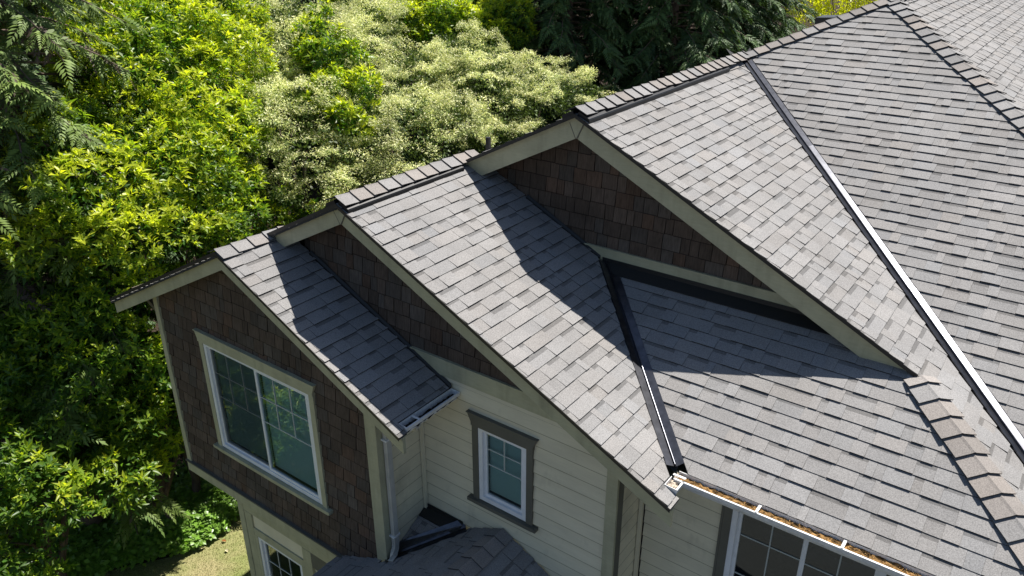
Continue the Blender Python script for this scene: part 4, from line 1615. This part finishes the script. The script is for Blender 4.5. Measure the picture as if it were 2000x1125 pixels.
# ---- conifers
CG, CT = np.array([.048, .090, .026]), np.array([.165, .235, .052])
DG, DT = np.array([.024, .052, .020]), np.array([.085, .145, .046])
p = W(5, 250, 12.2)
conifer('cedar_tree', 'feathery cedar with drooping boughs at the upper left corner', p[0], p[1], 14.5, 3.2, 31, CG, CT, 'cedars at the left edge', 330, .40, 2.0, 34, .42, .14)
p = W(0, 700, 13.1)
conifer('cedar_tree', 'cedar with fern-like sprays at the lower left edge', p[0], p[1], 9.2, 2.2, 32, CG, CT * 1.15, 'cedars at the left edge', 150, .25, 3.2, 24, .35, .03)
p = W(120, 800, 13.0)
conifer('cedar_tree', 'young dark cedar hidden among the shaded laurels', p[0], p[1], 6.4, 1.6, 33, CG * .9, CT, 'cedars at the left edge', 90, .22, 1.8, 18, .35, .0)
BACK = [(1010, 27.0, 'dark conifer behind the yellow laurel at the top centre'), (1110, 24.6, 'dark conifer straight above the tallest gable peak'),
        (1215, 26.5, 'dark conifer right of the tallest gable peak'), (1310, 25.2, 'conifer with pale bough tips above the ridge caps'),
        (1385, 28.5, 'dark conifer above the start of the long valley'), (1440, 30.5, 'dark conifer left of the upper hip'), (1475, 37, 'dark conifer next to the golden tree')]
protos = []
for i, (u, t, lb) in enumerate(BACK):
    p = W(u, 100, t)
    if i < 2:
        protos.append(conifer('conifer', lb, p[0], p[1], 14.5, 3.3, 40 + i, DG, DT, 'dark conifers behind the house', 300, .50, .8, 30, .36))
    else:
        sc_ = .92 + .04 * (i % 5)
        copy_tree(protos[i % 2], 'conifer', lb, p[0], p[1], (sc_, sc_, sc_ * (1 + .03 * (i % 3))), i * 1.7, 'dark conifers behind the house')
FAR = [(560, 33), (660, 36), (770, 33), (880, 37), (980, 35), (300, 30), (420, 31), (180, 25), (60, 21), (-60, 19)]
for i, (u, t) in enumerate(FAR):
    p = W(u, 60, t)
    sc_ = .9 + .05 * (i % 4)
    copy_tree(protos[i % 2], 'conifer', 'dark conifer far behind the shrubs, glimpsed through gaps in their leaves', p[0], p[1], (sc_ * 1.05, sc_ * 1.05, sc_), i * 2.1 + .4, 'far row of conifers')

# ---- golden tree beyond the roof
def golden(seed):
    r = np.random.RandomState(seed)
    blobs = [(W(1655, 5, 40), np.array([2.2, 2.2, 2.4])), (W(1700, -5, 41), np.array([2.0, 2.0, 2.2])), (W(1625, -15, 40), np.array([1.6, 1.6, 2.0]))]
    base = np.mean([b[0] for b in blobs], 0)
    root = empty('golden_tree', (base[0], base[1], 0))
    tag(root, 'bright yellow-leaved tree peeking over the upper ridge', 'tree')
    lp = lumps(blobs, r, .6, 1.2)
    p_, n_ = on_blobs(lp, 60, r, (.6, 1.05), -.5)
    d = unit(n_ + r.normal(size=n_.shape) * .6)
    v, t, c = leaves(p_, d, unit(np.array([0, 0, 1.]) + r.normal(size=n_.shape) * .5), r.uniform(.12, .22, len(p_)), .09, np.array([.62, .62, .03]) * r.uniform(.7, 1.2, (len(p_), 1)), LEAF4, LEAF4_T)
    inv = Matrix.Translation((-base[0], -base[1], 0))
    o = tri_obj('crown', v, t, c, M['laurel'], root)
    o.matrix_parent_inverse = inv
    o = trunk_mesh('trunk', limbs(base, [b[0] for b in blobs], r, .12), M['bark'], root)
    o.matrix_parent_inverse = inv


golden(71)


# ---- fresh green sapling with small round leaves below the pale shrubs
def sapling(seed, label, blobs):
    r = np.random.RandomState(seed)
    blobs = [(W(u, v, t), np.array([rr] * 3)) for u, v, t, rr in blobs]
    base = np.mean([b[0] for b in blobs], 0)
    root = empty('sapling', (base[0], base[1], 0))
    tag(root, label, 'sapling')
    lp = lumps(blobs, r, .16, 9)
    p_, n_ = on_blobs(lp, 420, r, (.6, 1.05), -.4)
    d = unit(n_ * np.array([1, 1, .3]) + r.normal(size=n_.shape) * .5)
    v, t, c = leaves(p_, d, unit(np.array([0, 0, 1.]) + r.normal(size=n_.shape) * .3), r.uniform(.03, .05, len(p_)), .022, np.array([.085, .19, .045]) * r.uniform(.7, 1.3, (len(p_), 1)), LEAF4, LEAF4_T)
    inv = Matrix.Translation((-base[0], -base[1], 0))
    o = tri_obj('crown', v, t, c, M['ivy'], root)
    o.matrix_parent_inverse = inv
    o = trunk_mesh('trunk', limbs(base, [b[0] for b in blobs], r, .035), M['bark'], root)
    o.matrix_parent_inverse = inv


sapling(81, 'blue-green small-leaved sapling behind the first ridge', [(500, 430, 14.4, .45), (540, 420, 14.7, .38), (415, 375, 13.4, .32)])

# ---- ground cover along the lawn
r = np.random.RandomState(91)
be = np.array(bed_edge)
k = 34000
seg = r.randint(0, len(be) - 1, k)
f = r.rand(k, 1)
q = be[seg] * (1 - f) + be[seg + 1] * f
off = np.abs(r.normal(size=k)) * .75
pos = np.stack([q[:, 0] - off * .95 + r.normal(size=k) * .05 + .02, q[:, 1] + off * .25 + r.normal(size=k) * .06], 1)
hgt = .10 + .26 * np.clip(off / .35, 0, 1) + .07 * np.sin(pos[:, 0] * 7) * np.cos(pos[:, 1] * 6) + r.rand(k) * .07
hgt *= r.uniform(.55, 1.0, k) ** .5
base_ = np.stack([pos[:, 0], pos[:, 1], np.maximum(hgt, .03)], 1)
a = r.rand(k) * 6.283
d = np.stack([np.cos(a), np.sin(a), r.normal(size=k) * .25 - .05], 1)
col = np.array([.205, .365, .055]) * r.uniform(.6, 1.3, (k, 1))
v, t, c = leaves(base_, d, unit(np.array([0, 0, 1.]) + r.normal(size=(k, 3)) * .35), r.uniform(.075, .125, k), r.uniform(.065, .100, k), col)
o = tri_obj('ground_cover', v, t, c, M['ivy'])
tag(o, 'glossy green ground cover edging the lawn below the laurels', 'ground cover', None, 'stuff')

# ---- short dry grass on the near lawn
k = 60000
gx, gy = r.uniform(-13.0, -8.2, k), r.uniform(1.5, 7.4, k)
ex = np.interp(gy, be[::-1, 1], be[::-1, 0])
ok = gx > ex + .03
gx, gy = gx[ok], gy[ok]
k = len(gx)
a = r.rand(k) * 6.283
d = np.stack([np.cos(a) * .6, np.sin(a) * .6, r.uniform(.3, 1.0, k)], 1)
patch = .5 + .5 * np.sin(gx * 2.3 + np.cos(gy * 1.7) * 2)
col = np.where((r.rand(k) < .35 + .3 * patch)[:, None], np.array([.34, .30, .15]), np.array([.17, .235, .055])) * r.uniform(.7, 1.25, (k, 1))
v, t, c = leaves(np.stack([gx, gy, np.zeros(k)], 1), d, np.stack([-np.sin(a), np.cos(a), np.zeros(k) + .2], 1), r.uniform(.02, .05, k), .006, col, LEAF4, LEAF4_T)
o = tri_obj('grass', v, t, c, M['grassblade'])
tag(o, 'short patchy dry grass of the lawn', 'grass', None, 'stuff')

# ---- three fallen leaves on the lawn
for (u, vv, col_, lb, L) in ((395, 1073, (.62, .55, .30), 'pale yellow fallen leaf on the lawn, largest of three', .13), (438, 1059, (.36, .15, .05), 'rust-brown fallen leaf on the lawn near the ground cover', .09),
                          (443, 1078, (.58, .52, .36), 'small cream fallen leaf on the lawn nearest the house', .08)):
    dd = ray(u, vv)
    tt = -H / dd[2]
    px, py = dd[0] * tt, dd[1] * tt
    a = rng.rand() * 6.28
    ca, sa = math.cos(a), math.sin(a)
    shp = [(-.5, 0, .02), (-.2, .26, .045), (.15, .30, .05), (.5, .02, .03), (.15, -.28, .05), (-.2, -.24, .04), (0, 0, .022)]
    V = [(px + (x * ca - y * sa) * L, py + (x * sa + y * ca) * L, z) for x, y, z in shp]
    o = mesh_obj('fallen_leaf', V, [(6, i, (i + 1) % 6) for i in range(6)], M['dryleaf'], None, [col_] * 6)
    tag(o, lb, 'leaf', 'fallen leaves')

# ---- the neighbour's house showing through the leaves at the top
nb = W(488, 20, 34)
nh = empty('neighbour_house', (nb[0], nb[1], 0))
tag(nh, 'brown neighbouring house with grey roof glimpsed through gaps in the leaves', 'house')
hw, hd, ev, rg = 3.0, 3.0, 5.4, 7.6
V = boxv(-hw, hw, -hd, hd, 0, ev)
mesh_obj('wall', V, BOXF, M['neighbour_wall'], nh)
V = [(-hw - .4, -hd - .4, ev - .1), (hw + .4, -hd - .4, ev - .1), (hw + .4, hd + .4, ev - .1), (-hw - .4, hd + .4, ev - .1), (-hw - .4, 0, rg), (hw + .4, 0, rg)]
mesh_obj('roof', V, [(0, 1, 5, 4), (2, 3, 4, 5), (1, 2, 5), (3, 0, 4), (0, 3, 2, 1)], M['neighbour_roof'], nh)
for xx in (-1.8, 1.6):
    wv = mesh_obj('window', boxv(xx - .5, xx + .5, -hd - .04, -hd - .005, 3.6, 4.7), BOXF, M['white'], nh)
    mesh_obj('pane', boxv(xx - .44, xx + .44, -hd - .06, -hd - .045, 3.66, 4.64), BOXF, M['glass'], wv)
